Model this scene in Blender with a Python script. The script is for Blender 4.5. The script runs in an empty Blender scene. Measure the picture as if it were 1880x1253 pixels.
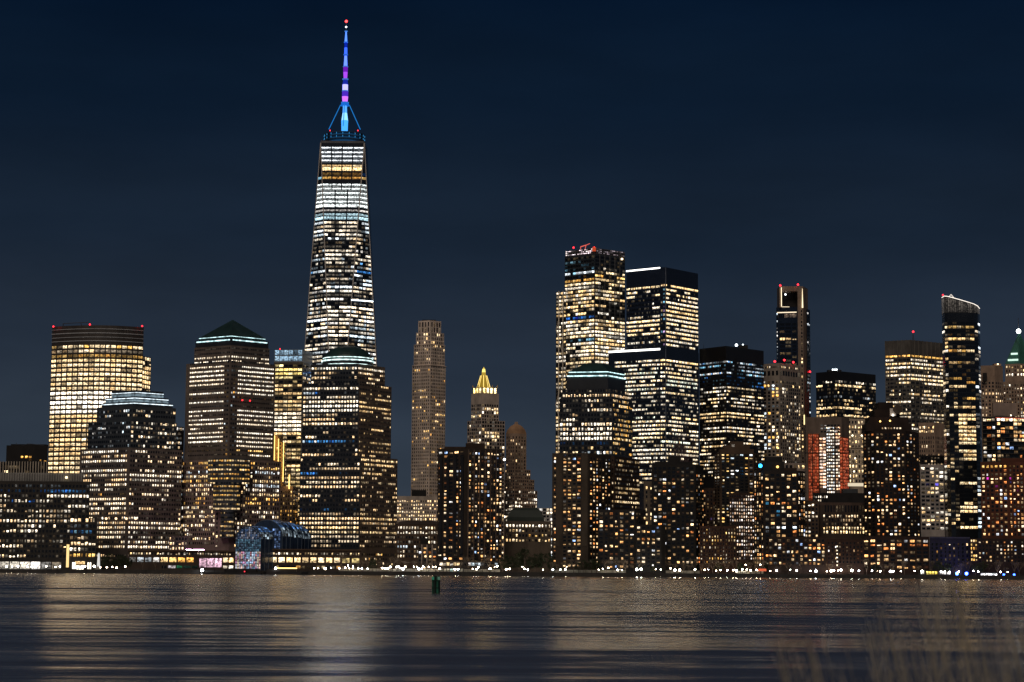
import bpy, math, random
from mathutils import Vector, Matrix

SC = bpy.context.scene
COL = SC.collection
R = math.radians
random.seed(7)

# ------------------------------------------------------------------ camera model
H, F = 7.2, 3723.0
PITCH, ROLL = 6.34, 0.37
CR = Matrix.Rotation(R(90 + PITCH), 3, 'X') @ Matrix.Rotation(R(ROLL), 3, 'Z')
CP = Vector((0, 0, H))
GZ = 2.7                                   # Manhattan ground level above the river


def ray(px, py):
    return CR @ Vector(((px - 940) / F, (626.5 - py) / F, -1))


def at(px, py, Y):
    v = ray(px, py)
    t = Y / v.y
    return Vector((v.x * t, Y, H + v.z * t))


def solve_x(px, Y, z):
    """X of a point at depth Y, height z that is seen in column px."""
    k = (px - 940) / F
    # vx = a0*X + a1 ; -vz = b0*X + b1 ; vx = k * -vz
    a0, a1 = CR[0][0], CR[1][0] * Y + CR[2][0] * (z - H)
    b0, b1 = -CR[0][2], -(CR[1][2] * Y + CR[2][2] * (z - H))
    return (k * b1 - a1) / (a0 - k * b0)


WIN_GAIN = 1.65

# ------------------------------------------------------------------ materials
MATS = {}


def nodes(name):
    m = bpy.data.materials.new(name)
    m.use_nodes = True
    nt = m.node_tree
    nt.nodes.clear()
    out = nt.nodes.new('ShaderNodeOutputMaterial')
    return m, nt, out


def wall(rgb, rough=.8, var=.35, scale=.12, spec=.3, metal=0.0, key=None):
    """Masonry, metal or glass skin: the base colour varied by soot streaks and patches."""
    k = ('wall', rgb, rough, var, scale, spec, metal)
    if k in MATS:
        return MATS[k]
    m, nt, out = nodes('wall_%d' % len(MATS))
    N, L = nt.nodes, nt.links
    p = N.new('ShaderNodeBsdfPrincipled')
    g = N.new('ShaderNodeNewGeometry')
    mp = N.new('ShaderNodeMapping')
    mp.inputs['Scale'].default_value = (scale, scale, scale * .45)
    n = N.new('ShaderNodeTexNoise')
    n.inputs['Scale'].default_value = 1.0
    n.inputs['Detail'].default_value = 5
    n.inputs['Roughness'].default_value = .65
    L.new(g.outputs['Position'], mp.inputs['Vector'])
    L.new(mp.outputs['Vector'], n.inputs['Vector'])
    r = N.new('ShaderNodeMapRange')
    r.inputs['From Min'].default_value = .3
    r.inputs['From Max'].default_value = .7
    r.inputs['To Min'].default_value = 1 - var
    r.inputs['To Max'].default_value = 1 + var
    L.new(n.outputs['Fac'], r.inputs['Value'])
    c = N.new('ShaderNodeVectorMath')
    c.operation = 'SCALE'
    c.inputs[0].default_value = rgb
    L.new(r.outputs['Result'], c.inputs['Scale'])
    L.new(c.outputs['Vector'], p.inputs['Base Color'])
    p.inputs['Roughness'].default_value = rough
    p.inputs['Specular IOR Level'].default_value = spec
    p.inputs['Metallic'].default_value = metal
    L.new(p.outputs['BSDF'], out.inputs['Surface'])
    MATS[k] = m
    return m


def emit(rgb, s, sample=True):
    k = ('emit', rgb, s)
    if k in MATS:
        return MATS[k]
    m, nt, out = nodes('lamp_%d' % len(MATS))  # flat glow, for lamps and for parts given light of their own
    e = nt.nodes.new('ShaderNodeEmission')
    e.inputs['Color'].default_value = (*rgb, 1)
    e.inputs['Strength'].default_value = s
    nt.links.new(e.outputs['Emission'], out.inputs['Surface'])
    if not sample:
        m.cycles.emission_sampling = 'NONE'
    MATS[k] = m
    return m


def strip_light(rgb, s):
    """A row of floodlights behind a cornice: brighter and dimmer along its length."""
    k = ('strip', rgb, s)
    if k in MATS:
        return MATS[k]
    m, nt, out = nodes('strip_light_%d' % len(MATS))
    N, L = nt.nodes, nt.links
    g = N.new('ShaderNodeNewGeometry')
    n = N.new('ShaderNodeTexNoise')
    n.inputs['Scale'].default_value = .33
    n.inputs['Detail'].default_value = 2
    L.new(g.outputs['Position'], n.inputs['Vector'])
    r = N.new('ShaderNodeMapRange')
    r.inputs['From Min'].default_value = .36
    r.inputs['From Max'].default_value = .62
    r.inputs['To Min'].default_value = s * .4
    r.inputs['To Max'].default_value = s * 1.3
    L.new(n.outputs['Fac'], r.inputs['Value'])
    e = N.new('ShaderNodeEmission')
    e.inputs['Color'].default_value = (*rgb, 1)
    L.new(r.outputs['Result'], e.inputs['Strength'])
    L.new(e.outputs['Emission'], out.inputs['Surface'])
    MATS[k] = m
    return m


def window_material():
    """Glass pane with a room behind it: the pane's own lamp colour is stored in 'glow'."""
    m, nt, out = nodes('window_glass')
    N, L = nt.nodes, nt.links

    def math_(op, a, b=None, c=None):
        n = N.new('ShaderNodeMath')
        n.operation = op
        for i, v in enumerate((a, b, c)):
            if v is None:
                continue
            if isinstance(v, (int, float)):
                n.inputs[i].default_value = v
            else:
                L.new(v, n.inputs[i])
        return n.outputs[0]
    at_ = N.new('ShaderNodeAttribute')
    at_.attribute_name = 'glow'
    uv = N.new('ShaderNodeUVMap')
    uv.uv_map = 'UVMap'
    sp = N.new('ShaderNodeSeparateXYZ')
    L.new(uv.outputs['UV'], sp.inputs[0])
    u, v = sp.outputs[0], sp.outputs[1]
    # frame bars between the panes
    fr = math_('FRACT', math_('MULTIPLY', u, math_('MULTIPLY', at_.outputs['Alpha'], 10.0)))
    dist = math_('ABSOLUTE', math_('SUBTRACT', fr, .5))
    bar = math_('LESS_THAN', dist, .455)
    bar = math_('ADD', math_('MULTIPLY', bar, .75), .25)
    # furniture, blinds and partitions inside the room
    g = N.new('ShaderNodeNewGeometry')
    mp = N.new('ShaderNodeMapping')
    mp.inputs['Scale'].default_value = (.62, .62, .9)
    L.new(g.outputs['Position'], mp.inputs['Vector'])
    n = N.new('ShaderNodeTexNoise')
    n.inputs['Scale'].default_value = 1.0
    n.inputs['Detail'].default_value = 3
    L.new(mp.outputs['Vector'], n.inputs['Vector'])
    r = N.new('ShaderNodeMapRange')
    r.inputs['From Min'].default_value = .36
    r.inputs['From Max'].default_value = .64
    r.inputs['To Min'].default_value = .12
    r.inputs['To Max'].default_value = 1.5
    L.new(n.outputs['Fac'], r.inputs['Value'])
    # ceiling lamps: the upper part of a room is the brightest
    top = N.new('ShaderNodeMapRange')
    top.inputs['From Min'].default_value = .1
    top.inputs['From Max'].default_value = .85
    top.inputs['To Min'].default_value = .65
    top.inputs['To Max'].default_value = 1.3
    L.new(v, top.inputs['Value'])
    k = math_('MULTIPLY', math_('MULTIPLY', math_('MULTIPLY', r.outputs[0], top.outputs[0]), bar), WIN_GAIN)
    p = N.new('ShaderNodeBsdfPrincipled')
    p.inputs['Base Color'].default_value = (.010, .012, .017, 1)
    p.inputs['Roughness'].default_value = .12
    L.new(at_.outputs['Color'], p.inputs['Emission Color'])
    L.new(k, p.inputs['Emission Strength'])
    L.new(p.outputs['BSDF'], out.inputs['Surface'])
    m.cycles.emission_sampling = 'NONE'
    return m


WIN = window_material()


# ------------------------------------------------------------------ mesh helpers
class MB:
    def __init__(self):
        self.v, self.f = [], []

    def quad(self, a, b, c, d):
        i = len(self.v)
        self.v += [a, b, c, d]
        self.f.append((i, i + 1, i + 2, i + 3))

    def prism(self, poly, z0, z1, poly1=None, cap=True, bottom=False):
        n = len(poly)
        poly1 = poly1 or poly
        i = len(self.v)
        self.v += [Vector((p[0], p[1], z0)) for p in poly] + [Vector((p[0], p[1], z1)) for p in poly1]
        for k in range(n):
            l = (k + 1) % n
            self.f.append((i + k, i + l, i + n + l, i + n + k))
        if cap:
            self.f.append(tuple(range(i + n, i + 2 * n)))
        if bottom:
            self.f.append(tuple(range(i + n - 1, i - 1, -1)))
        return self

    def box(self, c, s, rz=0.0):
        """Box on its base centre c with sizes s, turned rz about Z."""
        ca, sa = math.cos(rz), math.sin(rz)
        pts = []
        for x, y in ((-1, -1), (1, -1), (1, 1), (-1, 1)):
            x, y = x * s[0] / 2, y * s[1] / 2
            pts.append((c[0] + x * ca - y * sa, c[1] + x * sa + y * ca))
        return self.prism(pts, c[2], c[2] + s[2], bottom=True)

    def tube(self, p0, p1, r0, r1=None, n=6, cap=True):
        r1 = r0 if r1 is None else r1
        d = (p1 - p0)
        if d.length < 1e-6:
            return self
        q = d.to_track_quat('Z', 'Y')
        i = len(self.v)
        for p, r in ((p0, r0), (p1, r1)):
            for k in range(n):
                a = 2 * math.pi * k / n
                self.v.append(p + q @ Vector((r * math.cos(a), r * math.sin(a), 0)))
        for k in range(n):
            l = (k + 1) % n
            self.f.append((i + k, i + l, i + n + l, i + n + k))
        if cap:
            self.f.append(tuple(range(i + n - 1, i - 1, -1)))
            self.f.append(tuple(range(i + n, i + 2 * n)))
        return self

    def ball(self, c, r, nu=8, nv=5, sz=1.0):
        i = len(self.v)
        for a in range(1, nv):
            t = math.pi * a / nv
            for k in range(nu):
                p = 2 * math.pi * k / nu
                self.v.append(c + Vector((r * math.sin(t) * math.cos(p), r * math.sin(t) * math.sin(p), r * sz * math.cos(t))))
        tp = len(self.v)
        self.v += [c + Vector((0, 0, r * sz)), c - Vector((0, 0, r * sz))]
        for a in range(nv - 2):
            for k in range(nu):
                l = (k + 1) % nu
                self.f.append((i + a * nu + k, i + (a + 1) * nu + k, i + (a + 1) * nu + l, i + a * nu + l))
        for k in range(nu):
            l = (k + 1) % nu
            self.f.append((tp, i + k, i + l))
            self.f.append((tp + 1, i + (nv - 2) * nu + l, i + (nv - 2) * nu + k))
        return self

    def build(self, name, mat, parent=None):
        o0 = parent.location if parent else Vector((0, 0, 0))
        if parent and parent.parent:
            o0 = o0 + parent.parent.location
        me = bpy.data.meshes.new(name)
        me.from_pydata([tuple(p - o0) for p in self.v], [], self.f)
        me.materials.append(mat)
        me.update()
        o = bpy.data.objects.new(name, me)
        COL.objects.link(o)
        if parent:
            o.parent = parent
        return o


def tag(o, label, cat, group=None, kind=None):
    if label:
        o['label'] = label
    if cat:
        o['category'] = cat
    if group:
        o['group'] = group
    if kind:
        o['kind'] = kind
    return o


def empty(name, loc, label, cat, group=None):
    o = bpy.data.objects.new(name, None)
    o.empty_display_size = 1
    COL.objects.link(o)
    o.location = loc
    return tag(o, label, cat, group)


def scaled(poly, s, sy=None):
    cx = sum(p[0] for p in poly) / len(poly)
    cy = sum(p[1] for p in poly) / len(poly)
    return [(cx + (p[0] - cx) * s, cy + (p[1] - cy) * (sy or s)) for p in poly]


def ring(cx, cy, r, n=32, a0=0.0):
    return [(cx + r * math.cos(a0 + 2 * math.pi * k / n), cy + r * math.sin(a0 + 2 * math.pi * k / n)) for k in range(n)]


# ------------------------------------------------------------------ lit windows
WARM = [(1, .70, .40), (1, .78, .52), (1, .64, .32)]
WHITE = [(1, .84, .63), (1, .90, .74), (1, .80, .56)]
COOL = [(.86, .94, 1), (.75, .9, 1), (1, .93, .86)]
CREAM = [(1, .70, .35), (1, .75, .43), (1, .64, .28)]
AMBER = [(1, .55, .13), (1, .62, .2), (1, .48, .1)]
BLUE = [(.03, .17, .62), (.06, .26, .6)]
TEAL = [(.25, .6, .85), (.35, .7, .9)]
RESI = [(1, .56, .22), (1, .64, .32), (1, .46, .15), (1, .78, .52), (1, .60, .26), (1, .32, .08), (1, .68, .36)] * 4 + [(.9, .93, 1), (1, .95, .9), (.9, .93, 1), (.3, .45, .8)]


def style(p=.5, rowp=None, pal=WARM, s=(.5, 2.0), run=.3, poff=.04, dim=.25, over=None, off=None):
    return dict(off=off, p=p, rowp=rowp, pal=pal, s=s, run=run, poff=poff, dim=dim, over=over or {})


def draw_rows(st, rows, cols, rng):
    out = []
    for k in range(rows):
        ov = st['over'].get(k)
        pal, s, p = st['pal'], st['s'], st['p']
        if ov:
            p = ov.get('p', p)
            pal = ov.get('pal', pal)
            s = ov.get('s', s)
        elif st['rowp'] is not None and rng.random() > st['rowp']:
            p = st['poff']
        rc = rng.choice(pal)
        rs = rng.uniform(*s)
        row, state = [], rng.random() < p
        for j in range(cols):
            if rng.random() > st['run']:
                state = rng.random() < p
            c = rc if (rng.random() < .6 and st['rowp'] is not None) else rng.choice(pal)
            if state:
                b = (rs if st['rowp'] is not None else s[0] + (s[1] - s[0]) * rng.random() ** 1.25) * rng.uniform(.65, 1.2)
                if rng.random() < st['dim']:
                    b *= rng.uniform(.12, .5)
            elif st['off']:
                b = rng.uniform(*st['off'])
            elif rng.random() < .3:
                b = rng.uniform(.01, .06)
            else:
                b = 0
            row.append((c[0] * b, c[1] * b, c[2] * b))
        out.append(row)
    return out


BUILDINGS = []


def cols_plain(st):
    return st['p'] >= .95



class Tier:
    pass


class B:
    """One building: an Empty at its base that parents walls, roofs, windows and fittings."""

    def __init__(self, name, label, cat, px, Y, group=None):
        p = at(px, 1040, Y)
        self.Y = Y
        self.root = empty(name, Vector((p.x, Y, GZ)), label, cat, group)
        self.wins = []
        self.rng = random.Random(label)
        BUILDINGS.append(self)

    def tier(self, mat, ytop, pts, ybot=None, Y=None, dep=30.0, name='wall', cap=True, low=None):
        """pts: visible corners left to right as (column, extra depth); ytop is the row of the nearest one's top."""
        Y = Y or self.Y
        t = Tier()
        ref = min(pts, key=lambda q: q[1])
        pr = at(ref[0], ytop, Y + ref[1])
        z1 = pr.z
        t.ref = (ref[0], Y + ref[1])
        z0 = GZ if ybot is None else at(ref[0], ybot, Y + ref[1]).z
        t.vis = [(solve_x(px, Y + d, z1), Y + d) for px, d in pts]
        L, Rr = t.vis[0], t.vis[-1]
        if len(pts) == 3 and pts[1][1] < min(pts[0][1], pts[2][1]):
            C = t.vis[1]
            back = [(L[0] + Rr[0] - C[0], L[1] + Rr[1] - C[1])]
        else:
            yb = max(L[1], Rr[1]) + dep
            back = [(Rr[0] * yb / Rr[1] if Rr[0] < 0 else Rr[0], yb), (L[0] * yb / L[1] if L[0] > 0 else L[0], yb)]
        t.poly = t.vis + back
        t.z0, t.z1 = z0, z1
        if mat:
            t.o = MB().prism(t.poly, z0, z1, cap=cap).build(name, mat, self.root)
        t.low = low
        return t

    def z(self, t, y):
        return at(t.ref[0], y, t.ref[1]).z

    def win(self, t, st, fp, bp, y0=None, y1=None, faces=None, ww=.7, wh=.6, mull=1, u=(0, 1), margin=.4, cols=None, off=.18, dark=True):
        """Rows of windows on the visible faces; fp, bp = storey and bay pitch in picture columns at the tier's depth."""
        k = t.ref[1] / F
        fh, bw = fp * k, bp * k
        z1 = t.z1 if y0 is None else self.z(t, y0)
        z0 = t.z0 if y1 is None else self.z(t, y1)
        rows = max(1, int((z1 - z0) / fh + .35))
        fl = list(range(len(t.vis) - 1) if faces is None else faces)
        whole = draw_rows(st, rows, cols * len(fl), self.rng) if cols and len(fl) > 2 else None
        for fi, i in enumerate(fl):
            a, b = t.vis[i], t.vis[i + 1]
            d = Vector((b[0] - a[0], b[1] - a[1], 0))
            ln = d.length
            d.normalize()
            nrm = Vector((d.y, -d.x, 0))
            s0, s1 = margin + u[0] * (ln - 2 * margin), margin + u[1] * (ln - 2 * margin)
            n = cols or max(1, int((s1 - s0) / bw + .3))
            w = (s1 - s0) / n
            g = [q[fi * n:fi * n + n] for q in whole] if whole else draw_rows(st, rows, n, self.rng)
            loose = st['rowp'] is None and ww < .9 and not cols_plain(st)
            cf = [self.rng.uniform(.78, 1.2) if loose else .93 for _ in range(n)]
            for r in range(rows):
                sh = 1.0 if loose else .88
                zt0 = z1 - r * fh - fh * (1 - wh) / 2 - fh * wh * (1 - sh) / 2
                zb0 = zt0 - fh * wh * sh
                for j in range(n):
                    c = g[r][j]
                    if not dark and max(c) == 0:
                        continue
                    zt, zb = zt0, zb0
                    wj = ww * cf[j]
                    q0 = s0 + (j + .5 - wj / 2) * w
                    q1 = q0 + wj * w
                    if loose:
                        c = tuple(v * 1.25 for v in c)
                    if loose and max(c) > .1:
                        v = self.rng.random()
                        if v < .16:          # blind half drawn
                            zt = zb + (zt - zb) * self.rng.uniform(.4, .75)
                        elif v < .26:        # curtain half drawn
                            q1 = q0 + (q1 - q0) * self.rng.uniform(.45, .7)
                        elif v < .34:
                            q0 = q1 - (q1 - q0) * self.rng.uniform(.45, .7)
                    A = Vector((a[0], a[1], 0)) + d * q0 + nrm * off
                    Bq = Vector((a[0], a[1], 0)) + d * q1 + nrm * off
                    self.wins.append(((A + Vector((0, 0, zb)), Bq + Vector((0, 0, zb)), Bq + Vector((0, 0, zt)), A + Vector((0, 0, zt))), c, mull, nrm))

    def pane(self, q, c, mull=1):
        nrm = (q[1] - q[0]).cross(q[3] - q[0]).normalized()
        self.wins.append((q, c, mull, nrm))

    def part(self, name, mb, mat, label=None, under=None):
        o = mb.build(name, mat, under or self.root)
        if label:
            o['label'] = label
        return o

    def block(self, name, mat, px0, px1, y0, y1, Y=None, dep=10.0, label=None):
        """A rooftop box seen between columns px0..px1 and rows y0..y1."""
        Y = Y or self.Y + 8
        p = at((px0 + px1) / 2, y0, Y)
        zb = at((px0 + px1) / 2, y1, Y).z
        x0, x1 = solve_x(px0, Y, p.z), solve_x(px1, Y, p.z)
        return self.part(name, MB().prism([(x0, Y), (x1, Y), (x1, Y + dep), (x0, Y + dep)], zb, p.z, bottom=True), mat, label)

    def strip(self, t, y, h, mat, name='light_strip', out=.5, faces=None, ins=0.0, label=None):
        """A continuous band round the visible faces, centred on row y, h rows high."""
        zc = self.z(t, y)
        hh = h * t.ref[1] / F / 2
        res = None
        for i in (range(len(t.vis) - 1) if faces is None else faces):
            a, b = Vector((*t.vis[i], 0)), Vector((*t.vis[i + 1], 0))
            d = (b - a).normalized()
            n = Vector((d.y, -d.x, 0))
            a2, b2 = a + d * ins, b - d * ins
            poly = [tuple((a2 + n * out)[:2]), tuple((b2 + n * out)[:2]), tuple((b2 + n * .02)[:2]), tuple((a2 + n * .02)[:2])]
            res = self.part(name, MB().prism(poly, zc - hh, zc + hh, bottom=True), mat, label)
        return res

    def lamp(self, px, py, Y=None, r=1.3, rgb=(1, .02, .03), s=6.0, name='aviation_light', z=None):
        Y = Y or self.Y + 4
        p = at(px, py, Y)
        r *= .68 if name == 'aviation_light' else 1
        mb = MB().ball(p, r)
        mb2 = MB().tube(p - Vector((0, 0, 3.2)), p - Vector((0, 0, r * .8)), .18)
        o = self.part(name, mb, emit(rgb, s))
        self.part('lamp_post', mb2, DARKMETAL)
        return o

    def pole(self, px, y0, y1, Y=None, r=.35, name='antenna', mat=None, r1=None):
        Y = Y or self.Y + 10
        a, b = at(px, y1, Y), at(px, y0, Y)
        b.x = a.x
        return self.part(name, MB().tube(a, b, r, r1 if r1 is not None else r * .5, 6), mat or DARKMETAL)


DARKMETAL = wall((.05, .05, .055), .5, .2, spec=.4)


def finish_windows():
    """Windows as parts: the 100 that show largest on each building, the rest of a facade as one part."""
    bpy.context.view_layer.update()
    dg = bpy.context.evaluated_depsgraph_get()
    nwin = 0
    for b in BUILDINGS:
        scored = []
        for w in b.wins:
            q, c, mull, nrm = w
            ctr = (q[0] + q[2]) / 2
            v = ctr - CP
            dist = v.length
            v.normalize()
            facing = max(0.0, -nrm.dot(v))
            hit = SC.ray_cast(dg, CP, v, distance=dist - 2.0)[0]
            k = abs(solve_px(ctr))
            inside = -15 < k < 1895
            area = (q[1] - q[0]).length * (q[3] - q[0]).length * facing / dist ** 2
            lum = max(c)
            sc = 0 if (hit or not inside) else area * (1.0 if lum > .08 else .25)
            scored.append((sc, w))
        scored.sort(key=lambda s: -s[0])
        rest = []
        n = 0
        for sc, w in scored:
            if sc > 0 and n < 100:
                make_window(b, [w])
                n += 1
            else:
                rest.append(w)
        if rest:
            o = make_window(b, rest)
            if len(rest) > 1:
                o['kind'] = 'stuff'
        nwin += n
    print('WINDOW PARTS', nwin, 'PANES', sum(len(b.wins) for b in BUILDINGS))


def solve_px(p):
    v = CR.transposed() @ (p - CP)
    return 940 + F * v.x / -v.z


UVQ = (0.0, 0.0, 1.0, 0.0, 1.0, 1.0, 0.0, 1.0)


def make_window(b, ws):
    o0 = b.root.location
    vs, col, uv = [], [], []
    for q, c, mull, nrm in ws:
        vs += [tuple(p - o0) for p in q]
        col += [c[0], c[1], c[2], mull / 10.0] * 4
        uv += UVQ
    n = len(ws)
    me = bpy.data.meshes.new('window')
    me.from_pydata(vs, [], [(4 * i, 4 * i + 1, 4 * i + 2, 4 * i + 3) for i in range(n)])
    u = me.uv_layers.new(name='UVMap')
    u.data.foreach_set('uv', uv)
    a = me.attributes.new('glow', 'FLOAT_COLOR', 'CORNER')
    a.data.foreach_set('color', col)
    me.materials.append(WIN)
    o = bpy.data.objects.new('window', me)
    COL.objects.link(o)
    o.parent = b.root
    return o
# ------------------------------------------------------------------ wall skins
GRANITE = wall((.125, .10, .088), .7)
GRANITE_PINK = wall((.20, .145, .13), .75)
GRANITE_DARK = wall((.022, .024, .030), .35, spec=.5)
GLASS_NAVY = wall((.012, .018, .032), .12, .2, spec=.8)
GLASS_BLACK = wall((.010, .010, .012), .15, .2, spec=.5)
GLASS_GREY = wall((.05, .055, .06), .25, .25, spec=.6)
COPPER = wall((.020, .045, .045), .45, .4, spec=.4)
STONE = wall((.68, .55, .46), .85)
STONE_BROWN = wall((.34, .235, .17), .85)
BRICK_DARK = wall((.050, .030, .022), .9)
BRICK_BROWN = wall((.085, .055, .038), .9)
BRICK_RED = wall((.10, .036, .022), .9)
BLACKISH = wall((.018, .016, .016), .8)
CONCRETE = wall((.40, .32, .27), .85)
WHITE_PAINT = wall((.55, .50, .46), .8)
STEEL = wall((.35, .36, .38), .4, .2, spec=.5)
GOLD_LIT_STONE = wall((.42, .28, .13), .8)  # gold floodlight put into the colour of the upper stone
CYAN_L = strip_light((.62, .92, .95), 2.0)
WHITE_L = emit((1.0, .96, .90), 3.0)
COOLW_L = emit((.80, .92, 1.0), 3.0)
GOLD_L = emit((1.0, .58, .15), 3.5)
RED_L = emit((1.0, .03, .03), 4.0)

# ================================================================== curved glass tower, far left
b = B('glass_tower', 'curved cream lit glass tower with dark louvred top at far left', 'office tower', 180, 1710)
NF = 17
pts = [(96 + (264 - 96) * i / NF, 14 * (2 * i / NF - 1) ** 2) for i in range(NF + 1)]
t = b.tier(wall((.045, .037, .032), .4, .25, spec=.5), 597.5, pts, dep=26)
ov = {0: dict(p=.85, pal=AMBER + CREAM, s=(.8, 1.8)), 1: dict(p=.2, pal=WARM), 2: dict(p=.55, pal=AMBER, s=(.3, 1.0))}
for r_ in range(10, 15):
    ov[r_] = dict(p=.97, pal=WHITE, s=(1.6, 2.8))
st = style(.95, 1.0, CREAM, (.8, 1.3), .45, dim=.10, over=ov, off=(.06, .3))
for i in range(NF):
    pass
b.win(t, st, 8.62, 10, y0=632, y1=1030, cols=1, ww=.86, wh=.66, mull=2, margin=0)
for y_, h_ in ((604, 1.1), (611.5, 1.6), (619, 1.1), (626, 1.4)):
    b.strip(t, y_, h_, STEEL, 'louvre_band', .5)
t2 = b.tier(wall((.10, .08, .06), .5), 654, [(262, 0), (277.5, 14)], Y=1738, dep=18)
b.win(t2, style(.9, None, CREAM, (.7, 1.3)), 8.62, 8, ww=.8, wh=.66, mull=2, margin=.2)
for px_, py_ in ((98, 600), (165, 596.2), (261, 599)):
    b.lamp(px_, py_, 1718 if px_ != 165 else 1714, 1.0)
mb = MB()
a0, a1 = at(116, 600, 1724), at(116, 594.5, 1724)
mb.tube(a0, a1, .35).tube(a1, at(163, 592, 1724), .3).tube(at(150, 598, 1724), at(148, 593, 1724), .3)
b.part('window_cleaning_crane', mb, DARKMETAL)

# ================================================================== low blocks at the left edge
b = B('office_block', 'low block with pale vertical fins at left edge', 'office block', 40, 1760)
t = b.tier(GLASS_BLACK, 848, [(-40, 0), (92, 3)], dep=40)
b.win(t, style(.16, None, CREAM, (.6, 1.4), .6), 9, 9, y0=853, y1=872, ww=.8, wh=.6)
fin = wall((.40, .34, .27), .7)
for i in range(24):
    x_ = -30 + i * 5.0
    p = Vector((solve_x(x_, 1759.4, t.z1), 1759.4, 0))
    b.part('fin', MB().prism([(p.x, p.y), (p.x + .9, p.y), (p.x + .9, p.y + .5), (p.x, p.y + .5)], b.z(t, 900), t.z1 + .4, bottom=True), fin)

b = B('office_block', 'dark flat block with a few amber windows beside the curved tower', 'office block', 50, 1840)
t = b.tier(BLACKISH, 818, [(12, 0), (88, 4)], dep=30)
b.win(t, style(.25, None, AMBER, (.5, 1.4), .7), 6, 7, y0=836, y1=849, u=(.35, 1), ww=.8, dark=False)
b.block('plant_room', BLACKISH, 20, 84, 816, 822, 1850)
b.pole(30, 813, 818, 1850, .3)
mb = MB().tube(at(40, 819, 1850), at(52, 815, 1850), .25).tube(at(52, 815, 1850), at(80, 818, 1850), .25)
b.part('roof_rail', mb, DARKMETAL)

# ================================================================== waterfront office with bright lobby (far left)
b = B('office_block', 'wide dark waterfront office with bright white glass lobby at far left', 'office block', 80, 1560)
t = b.tier(wall((.020, .017, .015), .5), 883, [(-60, 0), (166, 3)], dep=45)
ov = {0: dict(p=.12, pal=COOL, s=(.2, .8)), 1: dict(p=.22, pal=BLUE, s=(.1, .6)), 2: dict(p=.8, pal=WHITE, s=(.8, 1.8)), 3: dict(p=.6, pal=WHITE * 3 + BLUE, s=(.2, 1.1)),
      4: dict(p=.75, s=(.6, 1.5)), 5: dict(p=.6, s=(.15, .7)), 6: dict(p=.4, s=(.1, .6)), 7: dict(p=.8, s=(.6, 1.5)), 8: dict(p=.7, s=(.8, 1.9)), 9: dict(p=.65, s=(.7, 1.9)),
      10: dict(p=.4, s=(.15, .6)), 11: dict(p=.3, s=(.1, .6))}
st = style(.55, None, WARM + WHITE, (.5, 1.8), .75, over=ov)
b.win(t, st, 9.15, 6.45, y0=887, y1=1028, ww=.62, wh=.52, mull=2)
ts = b.tier(wall((.20, .19, .18), .6), 867.5, [(-60, 6), (153, 8)], ybot=883, dep=30, name='roof_screen')
for i in range(46):
    x_ = -58 + i * 4.6
    p = solve_x(x_, 1565.7, ts.z1)
    b.part('screen_rib', MB().prism([(p, 1565.6), (p + .5, 1565.6), (p + .5, 1565.95), (p, 1565.95)], ts.z0 + .2, ts.z1 - .1, bottom=True), wall((.30, .29, .27), .6))
t3 = b.tier(wall((.022, .019, .017), .5), 951, [(128, -3), (178, 0)], dep=40)
ov = {0: dict(p=.8, s=(.7, 1.6)), 1: dict(p=.2, pal=COOL), 2: dict(p=.3, pal=BLUE + TEAL, s=(.1, .7)), 3: dict(p=.25, s=(.2, .7)), 4: dict(p=.8, s=(.8, 2)), 5: dict(p=.95, pal=WHITE, s=(1.2, 2.4)), 6: dict(p=.95, pal=AMBER, s=(.7, 1.6))}
b.win(t3, style(.6, None, WARM, (.5, 1.8), .6, over=ov), 10.6, 6.3, y0=950, y1=1027, ww=.66, wh=.55, mull=2)
# lobby glazing
b.win(t, style(1, None, COOL + WHITE, (.35, 1.1), .2, dim=.3), 18, 18.8, y0=1029.5, y1=1047.5, ww=.97, wh=.93, mull=6, u=(.02, .79))
b.win(t3, style(1, None, WHITE, (2.0, 3.0), 0, dim=0), 9, 10, y0=1038, y1=1048, ww=.9, wh=.95, mull=3, u=(.25, .6), off=.4)
b.win(t3, style(1, None, CREAM, (.8, 1.4), 0, dim=0), 7, 13, y0=1030, y1=1036, ww=.9, wh=.9, mull=6, u=(.2, .65), off=.3)
p = at(125, 1000, 1556)
b.part('light_column', MB().prism([(p.x - .9, 1555.2), (p.x + .9, 1555.2), (p.x + .9, 1556.4), (p.x - .9, 1556.4)], at(125, 1042, 1556).z, p.z, bottom=True), emit((1, .68, .28), 1.3))
for px_ in (134, 137, 162, 166):
    q = at(px_, 1038, 1554)
    b.part('entrance_light', MB().box((q.x, 1554, GZ + .4), (1.0, .5, 5.0)), emit((1, .9, .72), 2.6))
b.lamp(122, 877, 1566, 1.0, (1, .8, .45), 3.0, 'wall_light')

# ================================================================== stepped-roof granite tower (left)
b = B('granite_tower', 'granite tower with three tiered white lit roof steps', 'office tower', 240, 1640)
tb = b.tier(GRANITE, 822, [(147, 30), (238, 0), (335, 34)])
tm = b.tier(GLASS_GREY, 772, [(162, 30), (240, 3), (325, 32)], ybot=822)
tt = b.tier(GLASS_GREY, 745, [(178, 30), (243, 6), (323, 32)], ybot=772)
t1 = b.tier(GRANITE_DARK, 737.5, [(187, 30), (246, 9), (317, 32)], ybot=745)
t2 = b.tier(GRANITE_DARK, 728, [(194, 30), (248, 12), (309, 32)], ybot=737.5)
t3 = b.tier(GRANITE_DARK, 716.5, [(205, 30), (250, 15), (300, 32)], ybot=728)
for tx, y_, h_ in ((t1, 740.5, 1.3), (t2, 731.2, 1.0), (t3, 721.0, .9)):
    b.strip(tx, y_, h_, strip_light((.78, .92, 1), 1.9), 'light_strip')
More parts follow.
